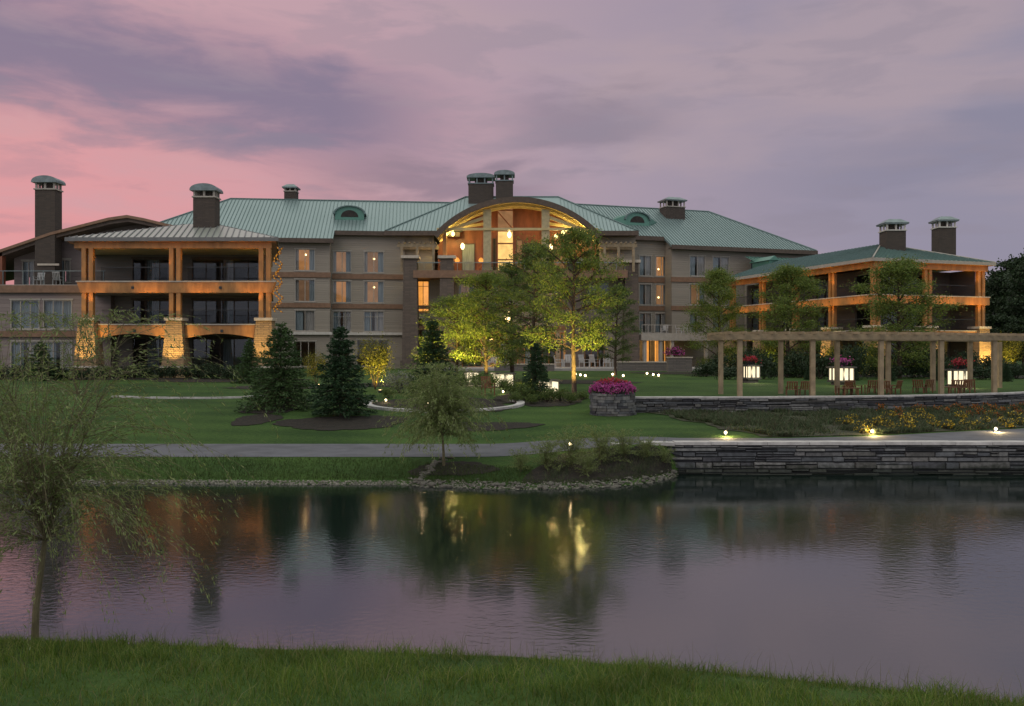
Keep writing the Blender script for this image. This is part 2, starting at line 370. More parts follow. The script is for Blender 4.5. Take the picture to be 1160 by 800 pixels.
def keys(x):
    rt = float(sst(x, 3.2, 4.2)); wall = float(sst(x, 5.0, 5.45)); s_, c_ = float(ys(x)), float(crest(x)); cz = float(crz(x))
    zf = float(zp(x)); w_ = float(yw(x))
    k = [(-150, 2.4), (-3, 2.2), (1.5, 1.98), (c_ - 1.2, cz + .22), (c_ - .35, cz + .08), (c_, cz), (c_ + .5, cz - .45), (c_ + 1.25, 0), (c_ + 2.2, -.9), (14, -1.6), (22, -1.4),
         (s_ - (1.3 - 1.2 * wall), -.5 - .5 * wall), (s_, 0 - .8 * wall), (s_ + .28 - .2 * wall, .13 * (1 - wall) - .75 * wall), (float(yn(x)) - .12, zf - .04), (float(yn(x)), zf), (float(yf(x)), zf), (float(yf(x)) + .15, zf + .03),
         (w_, 1.28), (w_ + .32, 1.31 + .57 * rt), (max(45., w_ + 5), 1.9), (62 if w_ < 56 else w_ + 8, 2.05), (99, 2.05), (150, 2.3), (1200, 5)]
    return k
xc = np.concatenate([[-500, -250, -150, -100, -75, -60], np.arange(-50, 50.01, .5), [60, 75, 100, 150, 250, 500]])
xc = np.unique(np.concatenate([xc, np.arange(4.6, 5.8, .1)]))
sub = [3, 3, 6, 3, 2, 3, 3, 3, 2, 2, 3, 2, 2, 3, 1, 4, 1, 8, 2, 8, 12, 12, 6, 8]
grid = []; 
for x in xc:
    k = keys(x); col = []
    for i in range(len(k) - 1):
        for j in range(sub[i]): t = j / sub[i]; col.append((x, k[i][0] * (1 - t) + k[i + 1][0] * t, k[i][1] * (1 - t) + k[i + 1][1] * t))
    col.append((x, *k[-1])); grid.append(col)
grid = np.array(grid); nx, ny = grid.shape[:2]
idx = np.arange(nx * ny).reshape(nx, ny)
q = np.stack([idx[:-1, :-1], idx[1:, :-1], idx[1:, 1:], idx[:-1, 1:]], -1).reshape(-1, 4)
tag(link_mesh('ground', grid.reshape(-1, 3), q, 'lawn', smooth=True), kind='structure')
def h(x, y):
    k = keys(x); return float(np.interp(y, [a for a, b in k], [b for a, b in k]))

# pond
tag(MB().add([(-150, 2.5, 0), (150, 2.5, 0), (150, 27.4, 0), (-150, 27.4, 0)], [(0, 1, 2, 3)]).build('water', 'pond_water'), kind='structure')

def sheet(name, fn, ns, nt, mat, off=.02, kind='structure'):
    """fn(s,t)->(x,y); laid on the terrain"""
    vs = []; fs = []
    for i in range(ns + 1):
        for j in range(nt + 1):
            x, y = fn(i / ns, j / nt); vs.append((x, y, h(x, y) + off))
    for i in range(ns):
        for j in range(nt): a = i * (nt + 1) + j; fs.append((a, a + nt + 1, a + nt + 2, a + 1))
    return tag(link_mesh(name, vs, fs, mat, smooth=True), kind=kind)
sheet('path', lambda s, t: ((lambda x: (x, float(yn(x)) + .01 + t * (float(yf(x)) - float(yn(x)) - .02)))(-60 + 120 * s)), 480, 4, 'asphalt', .012)
def blob(cx, cy, rx, ry, seed, wob=.12):
    r_ = random.Random(seed); ph = [r_.uniform(0, 6.28) for _ in range(4)]
    def fn(s, t):
        a = s * 2 * math.pi; k = 1 + wob * (math.sin(2 * a + ph[0]) + .6 * math.sin(3 * a + ph[1]) + .4 * math.sin(5 * a + ph[2]) + .3 * math.sin(11 * a + ph[3]) + .22 * math.sin(23 * a + ph[0]))
        rr = max(t, .001) * k; return cx + rx * rr * math.cos(a), cy + ry * rr * math.sin(a)
    return fn
def bed(cx, cy, rx, ry, seed, mat='mulch', off=.02): return sheet('mulch_bed', blob(cx, cy, rx, ry, seed), 90, 8, mat, off)
bed(-6.6, 34.6, 2.3, 1.5, 1); bed(-10.2, 38, 1.6, 1.5, 2); bed(-10.2, 35.2, .9, 1.1, 22)
bed(-1.7, 26.0, 1.15, .72, 3); bed(-1.2, 33.9, 2.0, .9, 4)
sheet('mulch_bank', lambda s, t: ((lambda x: (x, float(ys(x)) + .25 + (t * (max(.02, math.sin(math.pi * min(1, s * 1.3 + .0)) if s < .38 else 1) ** .6)) * (float(yn(x)) - float(ys(x)) - .45 + .12 * math.sin(x * 5))))(.3 + 4.6 * s)), 40, 8, 'mulch', .03)
bed(-3.0, 39.2, 3.3, 2.3, 5); bed(1.4, 41.2, 2.4, 2.4, 6)
for i, (cx, cy, rx, ry) in enumerate([(-29, 59.3, 9, 2.4), (-18, 56.5, 4.5, 3.0), (-11.5, 47.5, 3.5, 2.5), (-5.5, 50, 4, 3), (2.5, 54, 5, 3), (24, 66, 10, 4), (40, 62, 9, 4.5), (14, 74, 4.5, 3.5)]):
    bed(cx, cy, rx, ry, 30 + i)
# planted slope between path and upper wall
def slope(s, t):
    x0 = 8.2 - 2.6 * t + (1 - s) ** 6 * .22 * math.sin(17 * t) + (1 - s) ** 6 * .12 * math.sin(41 * t); x = x0 + (34 - x0) * s; a, b = float(yf(x)) + .12, float(yw(x)) - .02
    return x, a + (b - a) * t
sheet('planting_bed', slope, 90, 12, 'bed_soil', .025)

# ------------------------------------------------------------------ stone walls
def stone_wall(name, label, line, zt, zb, thick, x0, x1, rows, seed, cap=.09):
    r_ = random.Random(seed); root = thing(name, label, 'wall', (x0, float(line(x0)), zb(x0)))
    core = MB(); st = MB(); cp = MB()
    n = int((x1 - x0) / .5)
    for i in range(n):
        a = x0 + (x1 - x0) * i / n; b = x0 + (x1 - x0) * (i + 1) / n; ya, yb = float(line(a)), float(line(b))
        core.add([(a, ya + .05, zb(a)), (b, yb + .05, zb(b)), (b, yb + thick, zb(b)), (a, ya + thick, zb(a)), (a, ya + .05, zt(a) - cap), (b, yb + .05, zt(b) - cap), (b, yb + thick, zt(b) - cap), (a, ya + thick, zt(a) - cap)],
                 [(0, 3, 2, 1), (4, 5, 6, 7), (0, 1, 5, 4), (1, 2, 6, 5), (2, 3, 7, 6), (3, 0, 4, 7)])
    x = x0 - .06
    while x < x1:
        L = r_.uniform(.8, 1.3); a, b = x, min(x + L - .012, x1 + .06); ya, yb = float(line(a)) - .05, float(line(b)) - .05
        t0 = zt(a) + r_.uniform(-.004, .004)
        cp.add([(a, ya, t0 - cap), (b, yb, t0 - cap), (b, yb + thick + .08, t0 - cap), (a, ya + thick + .08, t0 - cap), (a, ya, t0), (b, yb, t0), (b, yb + thick + .08, t0), (a, ya + thick + .08, t0)],
               [(0, 3, 2, 1), (4, 5, 6, 7), (0, 1, 5, 4), (1, 2, 6, 5), (2, 3, 7, 6), (3, 0, 4, 7)]); x += L
    cuts = [0]
    while cuts[-1] < 1: cuts.append(min(1, cuts[-1] + r_.choice([.7, .8, 1, 1.2, 1.4]) / rows))
    for i in range(len(cuts) - 1):
        x = x0 + r_.uniform(-.5, 0)
        while x < x1:
            L = r_.uniform(.25, 1.15) * (1 + .4 * (r_.random() < .2)); a, b = max(x, x0), min(x + L - .015, x1)
            if b - a > .05:
              two = r_.random() < .45; mid_ = r_.uniform(.35, .65); full_ = (cuts[i], cuts[i + 1])
              for ka, kb in (((full_[0], full_[0] + (full_[1] - full_[0]) * mid_), (full_[0] + (full_[1] - full_[0]) * mid_, full_[1])) if two else (full_,)):
                pr = r_.uniform(0, .10)
                H = lambda xx, f: zb(xx) + (zt(xx) - cap - zb(xx)) * f
                k0, k1 = ka + r_.uniform(0, .012), kb - r_.uniform(.006, .02)
                ya, yb = float(line(a)) - pr, float(line(b)) - pr
                e = .012; j = lambda: r_.uniform(-.008, .008)
                st.add([(a, ya + .1, H(a, k0)), (b, yb + .1, H(b, k0)), (b, yb + .1, H(b, k1)), (a, ya + .1, H(a, k1)),
                        (a + e, ya + j(), H(a, k0) + e), (b - e, yb + j(), H(b, k0) + e + j() * .5), (b - e, yb + j(), H(b, k1) - e + j() * .5), (a + e, ya + j(), H(a, k1) - e)],
                       [(4, 5, 6, 7), (0, 1, 5, 4), (1, 2, 6, 5), (2, 3, 7, 6), (3, 0, 4, 7)])
            x += L
    core.build('core', 'dark_metal', root); st.build('stone_face', 'wall_stone', root); cp.build('coping', 'kerb', root)
    return root
stone_wall('retaining_wall', 'long dry stacked grey stone retaining wall rising straight from the pond', lambda x: ip(x, [3.0, 4.6, 5.2, 100], [27.6, 27.38, 27.3, 27.3]),
           lambda x: float(zp(x)) + .05, lambda x: -.5 if x > 4.9 else .1, .42, 3.2, 34, 9, 3)
stone_wall('retaining_wall', 'low curved grey stone wall along the lawn edge under the pergola', lambda x: yw(x) - .12, lambda x: 1.93, lambda x: 1.1, .42, 4.1, 34, 6, 4, .07)

# ------------------------------------------------------------------ building helpers
def wall_holes(mb, u0, u1, z0, z1, v, holes, th=.22):
    us = sorted({u0, u1, *[a for hh in holes for a in (hh[0], hh[1])]}); zs = sorted({z0, z1, *[a for hh in holes for a in (hh[2], hh[3])]})
    us = [a for a in us if u0 <= a <= u1]; zs = [a for a in zs if z0 <= a <= z1]
    for i in range(len(us) - 1):
        for j in range(len(zs) - 1):
            cu, cz_ = (us[i] + us[i + 1]) / 2, (zs[j] + zs[j + 1]) / 2
            if any(hh[0] < cu < hh[1] and hh[2] < cz_ < hh[3] for hh in holes): continue
            mb.quad((us[i], v, zs[j]), (us[i + 1], v, zs[j]), (us[i + 1], v, zs[j + 1]), (us[i], v, zs[j + 1]))
    for a, b, c_, d_ in holes:
        mb.quad((a, v, c_), (a, v, d_), (a, v + th, d_), (a, v + th, c_)); mb.quad((b, v, d_), (b, v, c_), (b, v + th, c_), (b, v + th, d_))
        mb.quad((a, v, d_), (b, v, d_), (b, v + th, d_), (a, v + th, d_)); mb.quad((a, v, c_), (a, v + th, c_), (b, v + th, c_), (b, v, c_))
def window(T, root, u0, u1, z0, z1, v, kind='dark', mull=1, rails=0, name='window', fr='trim'):
    w_ = .07; f = MB(T)
    f.box(u0 - .08, u1 + .08, v - .04, v + .06, z1, z1 + .12); f.box(u0 - .1, u1 + .1, v - .07, v + .06, z0 - .1, z0)
    f.box(u0, u0 + w_, v - .03, v + .1, z0, z1); f.box(u1 - w_, u1, v - .03, v + .1, z0, z1)
    f.box(u0 + w_, u1 - w_, v + .02, v + .1, z0, z0 + w_); f.box(u0 + w_, u1 - w_, v + .02, v + .1, z1 - w_, z1)
    for i in range(mull): c_ = u0 + (u1 - u0) * (i + 1) / (mull + 1); f.box(c_ - .035, c_ + .035, v + .025, v + .095, z0 + w_, z1 - w_)
    if rails: f.box(u0 + w_, u1 - w_, v + .03, v + .09, z1 - .62, z1 - .57)
    wo = f.build(name, fr, root)
    MB(T).quad((u0 + w_, v + .06, z0 + w_), (u1 - w_, v + .06, z0 + w_), (u1 - w_, v + .06, z1 - w_), (u0 + w_, v + .06, z1 - w_)).build('pane', 'glass', wo)
    W_ = u1 - u0
    def folds(a, b, vv, mat, nm='curtain'):
        m_ = MB(T); n = max(4, int((b - a) / .09)); vs = []; fs = []
        for i in range(n + 1):
            uu = a + (b - a) * i / n; dv = .04 * (i % 2); vs += [(uu, vv + dv, z0), (uu, vv + dv, z1)]
        for i in range(n): fs.append((2 * i, 2 * i + 2, 2 * i + 3, 2 * i + 1))
        m_.add(vs, fs).build(nm, mat, wo)
    if kind in ('warm', 'orange', 'dim'):
        MB(T).quad((u0 + .01, v + .45, z0 - .1), (u1 - .01, v + .45, z0 - .1), (u1 - .01, v + .45, z1), (u0 + .01, v + .45, z1)).build('lit_room', {'warm': rnd.choice(('lit_warm', 'lit_amb', 'lit_soft')), 'orange': 'lit_orange', 'dim': rnd.choice(('lit_dim', 'lit_soft'))}[kind], wo)
        if kind != 'orange': folds(u0, u0 + W_ * .18, v + .26, 'curtain'); folds(u1 - W_ * .3, u1, v + .26, 'curtain_blue')
    elif kind == 'curtain': folds(u0, u0 + W_ * .40, v + .16, 'curtain_blue'); folds(u1 - W_ * .46, u1, v + .16, 'curtain')
    elif kind == 'full': folds(u0, u1, v + .24, 'curtain_blue')
    return wo
def roof_plane(mb, rb, pts, step=.4, rib=.05, hgt=.07):
    """planar convex polygon pts; first edge is the eave; ribs run up the slope"""
    P = [Vector(p) for p in pts]; s_ = (P[1] - P[0]).normalized(); nrm = s_.cross(P[2] - P[0]).normalized()
    if nrm.z < 0: nrm = -nrm
    t_ = nrm.cross(s_).normalized()
    if t_.z < 0: t_ = -t_
    uv = [((p - P[0]).dot(s_), (p - P[0]).dot(t_)) for p in P]
    mb.add([tuple(p) for p in P], [tuple(range(len(P)))])
    a = min(u for u, _ in uv) + step / 2; b = max(u for u, _ in uv)
    while a < b:
        ts = []
        for i in range(len(uv)):
            (u0, t0), (u1, t1) = uv[i], uv[(i + 1) % len(uv)]
            if (u0 - a) * (u1 - a) < 0: ts.append(t0 + (t1 - t0) * (a - u0) / (u1 - u0))
        if len(ts) >= 2 and max(ts) - min(ts) > .1:
            A = P[0] + s_ * a + t_ * min(ts) + nrm * hgt / 2; B = P[0] + s_ * a + t_ * max(ts) + nrm * hgt / 2
            ww = s_ * rib / 2; hh = nrm * hgt / 2
            rb.add([tuple(q_) for p in (A, B) for q_ in (p - ww - hh, p + ww - hh, p + ww + hh, p - ww + hh)], [(0, 3, 2, 1), (4, 5, 6, 7), (0, 1, 5, 4), (1, 2, 6, 5), (2, 3, 7, 6), (3, 0, 4, 7)])
        a += step
def chimney(T, root, cx, cy, w_, d_, z0, z1, hv=.6, capmat='zinc', pale='trim', domed=True, shaft='chimney_brick', posts=3):
    """shaft, open vent storey on short posts, low domed metal cap"""
    zc = z1 - .55; zv = zc - hv
    s_ = MB(T); s_.box(cx - w_ / 2, cx + w_ / 2, cy - d_ / 2, cy + d_ / 2, z0, zv); ch = s_.build('chimney', shaft, root)
    v = MB(T); v.box(cx - w_ / 2 - .08, cx + w_ / 2 + .08, cy - d_ / 2 - .08, cy + d_ / 2 + .08, zv, zv + .1)
    for i in range(posts):
        for sy in (-1, 1):
            uu = cx - w_ / 2 + .08 + (w_ - .16) * i / (posts - 1); v.box(uu - .07, uu + .07, cy + sy * (d_ / 2 - .08) - .07, cy + sy * (d_ / 2 - .08) + .07, zv + .1, zc)
    for sx in (-1, 1): v.box(cx + sx * (w_ / 2 - .08) - .07, cx + sx * (w_ / 2 - .08) + .07, cy - .07, cy + .07, zv + .1, zc)
    v.build('chimney_vent', pale, ch)
    MB(T).box(cx - w_ / 4, cx + w_ / 4, cy - d_ / 4, cy + d_ / 4, zv + .1, zc).build('flue', 'brick_dark', ch)
    c_ = MB(T); o_ = .2
    c_.box(cx - w_ / 2 - o_, cx + w_ / 2 + o_, cy - d_ / 2 - o_, cy + d_ / 2 + o_, zc, zc + .12)
    if domed:
        poly = [(cx - w_ / 2 - o_, zc + .12)] + [(cx + math.sin(a) * (w_ / 2 + o_), zc + .12 + .42 * math.cos(a)) for a in np.linspace(-1.4, 1.4, 9)] + [(cx + w_ / 2 + o_, zc + .12)]
        c_.prism_xz(poly[::-1], cy - d_ / 2 - o_ + .02, cy + d_ / 2 + o_ - .02)
    else: c_.taper(cx, cy, zc + .12, zc + .5, w_ + .5, d_ + .5, w_ * .6, d_ * .6)
    c_.build('chimney_cap', capmat, ch)
    return ch
GZ = 2.05

# ------------------------------------------------------------------ main hotel
hotel = thing('hotel_building', 'long four storey hotel with teal metal roof and glowing arched centre balcony', 'hotel', (0, 97, GZ))
TL, TR = frame(-7.8, 97.5, 6.3), frame(9.9, 99, 18)
zb1, zb2, zb3 = 12.1, 8.85, 5.85
def colwins(cols, v0):
    return [(u0, u1, z0, z1) for (u0, u1) in cols for (z0, z1) in ((12.55, 14.85), (9.25, 11.6), (6.1, 8.3))]
def uL(px, v=0):   # facade coordinate that shows at px
    c_, s_ = math.cos(R(6.3)), math.sin(R(6.3)); k = (px - 580) / 1000
    return (k * (97.5 + v * c_) + 7.8 + v * s_) / (c_ - k * s_)
def uR(px, v=0):
    c_, s_ = math.cos(R(18)), math.sin(R(18)); k = (px - 580) / 1000
    return (k * (99 + v * c_) - 9.9 + v * s_) / (c_ - k * s_)
# left half
A = [(uL(a, -1.6), uL(b, -1.6)) for a, b in ((322, 329), (334, 357))]; A = [A[1], (A[1][0] - 9.5, A[1][0] - 7.2), (A[1][0] - 15, A[1][0] - 12.7)]
B = [(uL(a), uL(b)) for a, b in ((377, 398), (412, 435))]
uA = uL(373.5, -1.6)
wl = MB(TL)
hA, hB = colwins(A, 0), colwins(B, 0)
gA = [(uL(a, -1.6), uL(b, -1.6), 2.3, 5.0) for a, b in ((332, 358),)]; gB = [(uL(a), uL(b), 2.3, 5.2) for a, b in ((376, 396), (404, 440))]
wall_holes(wl, -33, uA, GZ - .3, 15.85, -1.6, hA + gA); wall_holes(wl, uA, -4, GZ - .3, 17.0, 0, hB + gB)
wl.quad((uA, -1.6, GZ - .3), (uA, 0, GZ - .3), (uA, 0, 16.9), (uA, -1.6, 15.85))
wl.quad((-33, -1.6, GZ - .3), (-33, 15, GZ - .3), (-33, 15, 15.85), (-33, -1.6, 15.85)); wl.quad((-33, 15, GZ - .3), (10, 15, GZ - .3), (10, 15, 17), (-33, 15, 17))
wl.build('wall', 'siding', hotel)
kA = {0: 'dim', 1: 'dim', 2: 'curtain'}
for i, hh in enumerate(hA): window(TL, hotel, *hh, -1.6, ('warm', 'dim', 'curtain')[i % 3] if i < 3 else 'curtain', 1)
for i, hh in enumerate(hB): window(TL, hotel, *hh, 0, ('warm', 'warm', 'curtain')[i % 3], 1 + (i % 3 == 2), rails=i % 3 == 2)
for hh in gA: window(TL, hotel, *hh, -1.6, 'dark', 2, name='glass_door')
for hh in gB: window(TL, hotel, *hh, 0, 'dark', 2, name='glass_door')
# horizontal bands
for nm, z, t, mt, pr in (('floor_band', zb1, .55, 'band', .12), ('floor_band', zb2, .5, 'band', .12), ('floor_band', zb3, .28, 'pale_trim', .3)):
    b = MB(TL); b.box(-33.1, uA + pr, -1.6 - pr, -1.602, z - t / 2, z + t / 2); b.box(uA + pr + .003, -4, -pr, -.002, z - t / 2, z + t / 2); b.build(nm, mt, hotel)
    b = MB(TR); b.box(2.5, uR(761, -1.6) - pr, -pr, -.002, z - t / 2, z + t / 2); b.box(uR(761, -1.6) - pr + .003, 27.6, -1.6 - pr, -1.602, z - t / 2, z + t / 2); b.build(nm, mt, hotel)
# right half
uC = uR(761, -1.6)
Bp = [(uR(724), uR(738)), (uR(742), uR(757))]; Cp = [(uR(a, -1.6), uR(b, -1.6)) for a, b in ((781, 799), (807, 826), (850, 870), (885, 903))]
hBp, hCp = colwins(Bp, 0), colwins(Cp, 0)
wr = MB(TR)
gR = [(uR(727), uR(737), 2.3, 5.2), (uR(741), uR(748), 2.3, 5.2), (uR(752), uR(760), 2.3, 5.2)]
wall_holes(wr, 2.5, uC, GZ - .3, 17.0, 0, hBp + gR); wall_holes(wr, uC, 27, GZ - .3, 15.85, -1.6, hCp)
wr.quad((uC, -1.6, GZ - .3), (uC, 0, GZ - .3), (uC, 0, 16.9), (uC, -1.6, 15.85)); wr.quad((27, -1.6, GZ - .3), (27, 15, GZ - .3), (27, 15, 15.85), (27, -1.6, 15.85))
wr.quad((-10, 15, GZ - .3), (27, 15, GZ - .3), (27, 15, 17), (-10, 15, 17)); wr.build('wall', 'siding', hotel)
for i, hh in enumerate(hBp): window(TR, hotel, *hh, 0, ('curtain' if i < 3 else ('warm', 'warm', 'curtain')[i - 3]), 1)
for i, hh in enumerate(hCp): window(TR, hotel, *hh, -1.6, 'dim' if i == 1 else 'curtain', 1)
for i, hh in enumerate(gR): window(TR, hotel, *hh, 0, 'orange', 1, name='glass_door')
# roofs
sl = .61
def zr(v): return 17.0 + (v + .5) * sl
rm, rb = MB(TL), MB(TL)
roof_plane(rm, rb, [(-33.2, -2.3, zr(-2.3)), (uA + .4, -2.3, zr(-2.3)), (uA + .4, 6.9, zr(6.9)), (-24, 6.9, zr(6.9))])
roof_plane(rm, rb, [(uA + .4, -.5, zr(-.5)), (2, -.5, zr(-.5)), (10, 6.9, zr(6.9)), (uA + .4, 6.9, zr(6.9))])
roof_plane(rm, rb, [(-33.2, 16.1, zr(-2.3)), (-33.2, -2.3, zr(-2.3)), (-24, 6.9, zr(6.9))])
roof_plane(rm, rb, [(10, 16.1, zr(-2.3)), (-33.2, 16.1, zr(-2.3)), (-24, 6.9, zr(6.9)), (10, 6.9, zr(6.9))])
rm.quad((uA + .4, -2.3, zr(-2.3) - .3), (uA + .4, -.5, zr(-.5) - .3), (uA + .4, -.5, zr(-.5)), (uA + .4, -2.3, zr(-2.3)))
rl = build_roof(rm, rb, 'roof', 'roof_teal', 'seam', hotel)
f = MB(TL); f.box(-33.3, uA + .42, -2.42, -2.303, 15.45, 15.93); f.box(uA + .45, 2, -.62, -.503, 16.55, 17.03); f.box(-33.2, uA + .4, -2.3, -1.55, 15.5, 15.62); f.box(uA + .4, 2, -.5, .1, 16.6, 16.72)
f.build('fascia', 'dark_fascia', rl)
MB(TL).tube([(-24, 6.9, zr(6.9) + .04), (10, 6.9, zr(6.9) + .04)], .09).tube([(-33.2, -2.3, zr(-2.3) + .04), (-24, 6.9, zr(6.9) + .04)], .09).build('ridge_cap', 'seam', rl)
rm, rb = MB(TR), MB(TR)
roof_plane(rm, rb, [(-3, -.5, zr(-.5)), (uC - .4, -.5, zr(-.5)), (uC - .4, 6.9, zr(6.9)), (-9, 6.9, zr(6.9))])
roof_plane(rm, rb, [(uC - .4, -2.3, zr(-2.3)), (27, -2.3, zr(-2.3)), (17.8, 6.9, zr(6.9)), (uC - .4, 6.9, zr(6.9))])
roof_plane(rm, rb, [(27, -2.3, zr(-2.3)), (27, 16.1, zr(-2.3)), (17.8, 6.9, zr(6.9))])
roof_plane(rm, rb, [(27, 16.1, zr(-2.3)), (-9, 16.1, zr(-2.3)), (-9, 6.9, zr(6.9)), (17.8, 6.9, zr(6.9))])
rm.quad((uC - .4, -2.3, zr(-2.3) - .3), (uC - .4, -.5, zr(-.5) - .3), (uC - .4, -.5, zr(-.5)), (uC - .4, -2.3, zr(-2.3)))
rr_ = build_roof(rm, rb, 'roof', 'roof_teal', 'seam', hotel)
f = MB(TR); f.box(uC - .42, 27.1, -2.42, -2.303, 15.45, 15.93); f.box(-3, uC - .45, -.62, -.503, 16.55, 17.03); f.box(uC - .4, 27, -2.3, -1.55, 15.5, 15.62); f.box(-3, uC - .4, -.5, .1, 16.6, 16.72); f.box(27.0, 27.12, -2.3, 16, 15.45, 15.93)
f.build('fascia', 'dark_fascia', rr_)
MB(TR).tube([(-9, 6.9, zr(6.9) + .04), (17.8, 6.9, zr(6.9) + .04)], .09).tube([(27, -2.3, zr(-2.3) + .04), (17.8, 6.9, zr(6.9) + .04)], .1).build('ridge_cap', 'seam', rr_)
# centre hip roof
rm, rb = MB(), MB(); zc_ = lambda y: 17.05 + (y - 96.2) * .605
roof_plane(rm, rb, [(-13.8, 96.2, zc_(96.2)), (-8.0, 96.2, zc_(96.2)), (-5.5, 98.8, zc_(98.8)), (-5.5, 104.8, zc_(104.8))])
roof_plane(rm, rb, [(9.2, 96.2, zc_(96.2)), (13.7, 96.2, zc_(96.2)), (5.5, 104.8, zc_(104.8)), (5.5, 98.8, zc_(98.8))])
rm.quad((-5.5, 98.8, zc_(98.8)), (5.5, 98.8, zc_(98.8)), (5.5, 104.8, zc_(104.8)), (-5.5, 104.8, zc_(104.8)))
roof_plane(rm, rb, [(-13.8, 113.4, 17.05), (-13.8, 96.2, 17.05), (-5.5, 104.8, zc_(104.8))])
roof_plane(rm, rb, [(13.7, 96.2, 17.05), (13.7, 113.4, 17.05), (5.5, 104.8, zc_(104.8))])
rm.quad((-13.8, 113.4, 17.05), (13.7, 113.4, 17.05), (5.5, 104.8, zc_(104.8)), (-5.5, 104.8, zc_(104.8)))
rc = build_roof(rm, rb, 'roof', 'roof_teal', 'seam', hotel)
f = MB(); f.box(-13.9, -8.3, 96.05, 96.19, 16.55, 17.06); f.box(9.4, 13.8, 96.05, 96.19, 16.55, 17.06); f.box(-13.8, -8.3, 96.2, 97.4, 16.6, 16.7); f.box(9.4, 13.7, 96.2, 97.4, 16.6, 16.7); f.build('fascia', 'dark_fascia', rc)
MB().tube([(-13.8, 96.2, 17.1), (-5.5, 104.8, zc_(104.8) + .04)], .09).tube([(13.7, 96.2, 17.1), (5.5, 104.8, zc_(104.8) + .04)], .09).tube([(-5.5, 104.8, zc_(104.8) + .04), (5.5, 104.8, zc_(104.8) + .04)], .09).build('ridge_cap', 'seam', rc)
# arch vault
AX, AR, AH = .56, 11.9, math.asin(8.85 / 11.9); azc = 20.25 - AR
def arc(r_, a): return AX + r_ * math.sin(a), azc + r_ * math.cos(a)
angs = np.linspace(-AH, AH, 41)
v = MB(); 
for i in range(40):
    a, b = angs[i], angs[i + 1]; (x0, z0), (x1, z1) = arc(AR + .03, a), arc(AR + .03, b)
    v.quad((x0, 93.9, z0), (x1, 93.9, z1), (x1, 102.5, z1), (x0, 102.5, z0))
vr = v.build('vault_roof', 'roof_teal', hotel)
v = MB()
for i in range(40):
    a, b = angs[i], angs[i + 1]; p = [arc(AR + .08, a), arc(AR + .08, b), arc(AR - .5, b), arc(AR - .5, a)]
    v.prism_xz(p[::-1], 93.6, 93.88)
v.build('arch_fascia', 'dark_fascia', vr)
v = MB()
for i in range(40):
    a, b = angs[i], angs[i + 1]; (x0, z0), (x1, z1) = arc(AR - .35, a), arc(AR - .35, b)
    v.quad((x0, 93.9, z0), (x1, 93.9, z1), (x1, 98.6, z1), (x0, 98.6, z0))
v.build('arch_ceiling', 'ceiling_wood', vr)
v = MB()
for k, ya in enumerate((95.2, 96.6)):
    for i in range(40):
        a, b = angs[i], angs[i + 1]; p = [arc(AR - .36, a), arc(AR - .36, b), arc(AR - .66, b), arc(AR - .66, a)]; v.prism_xz(p[::-1], ya, ya + .2)
for sgn in (-1, 1):
    v.beam((AX + sgn * 8.2, 94.6, 16.6), (AX + sgn * 3.1, 94.6, 18.4), .22, .35); v.beam((AX + sgn * 8.0, 96.3, 17.2), (AX + sgn * 3.2, 96.3, 17.9), .2, .3)
v.box(AX - 8.6, AX + 8.6, 94.15, 94.4, 16.85, 17.1); v.build('truss', 'ceiling_wood', vr)
# wall behind arch, with glazing
CF = 12.45
poly = [(AX - 8.8, CF)] + [arc(AR - .4, a) for a in np.linspace(-AH, AH, 21)] + [(AX + 8.8, CF)]
# wall pieces left & right of the glazed bay (1.9 m wide)
gx0, gx1 = X(563, 98), X(582, 98)
for xa, xb in ((AX - 8.8, gx0), (gx1, AX + 8.8)):
    top = [(xx, azc + math.sqrt((AR - .4) ** 2 - (xx - AX) ** 2)) for xx in np.linspace(xb, xa, 14)]
    MB().prism_xz([(xa, CF), (xb, CF)] + top, 98.0, 98.25).build('gable_wall', 'wood_red', hotel)
gz = MB()
for z in (12.5, 14.1, 15.9, 17.4, 19.6): gz.box(gx0, gx1, 97.9, 98.05, z - .07, z + .07)
for x_ in (gx0 + .05, gx1 - .05): gz.box(x_ - .06, x_ + .06, 97.88, 98.06, 12.4, 19.9)
gz.beam((gx0 + .1, 97.95, 19.4), (gx1 - .1, 97.95, 17.5), .1, .12)
go = gz.build('tall_window', 'wood_red', hotel)
MB().quad((gx0, 98.6, 12.4), (gx1, 98.6, 12.4), (gx1, 98.6, 17.3), (gx0, 98.6, 17.3)).build('lit_room', 'lit_gold', go)
MB().quad((gx0, 98.6, 17.3), (gx1, 98.6, 17.3), (gx1, 98.6, 20), (gx0, 98.6, 20)).build('lit_room', 'lit_warm', go)
for (a, b, z0, z1, k) in ((523, 538, 12.6, 15.9, 'curtain'), (558, 562, 12.6, 16.5, 'dark'), (585, 592, 13.0, 16.3, 'dim'), (594, 606, 12.6, 16, 'dark'), (626, 640, 12.6, 15.7, 'dim')):
    wx0, wx1 = X(a, 97.8), X(b, 97.8)
    f = MB(); f.box(wx0, wx1, 97.86, 97.99, z0, z0 + .08); f.box(wx0, wx1, 97.86, 97.99, z1 - .08, z1); f.box(wx0, wx0 + .08, 97.86, 97.99, z0 + .08, z1 - .08); f.box(wx1 - .08, wx1, 97.86, 97.99, z0 + .08, z1 - .08)
    wo = f.build('window', 'dark_fascia', hotel)
    MB().box(wx0 + .08, wx1 - .08, 97.93, 97.985, z0 + .08, z1 - .08).build('pane', {'curtain': 'curtain_blue', 'dark': 'dark_interior', 'dim': 'lit_warm'}[k], wo)
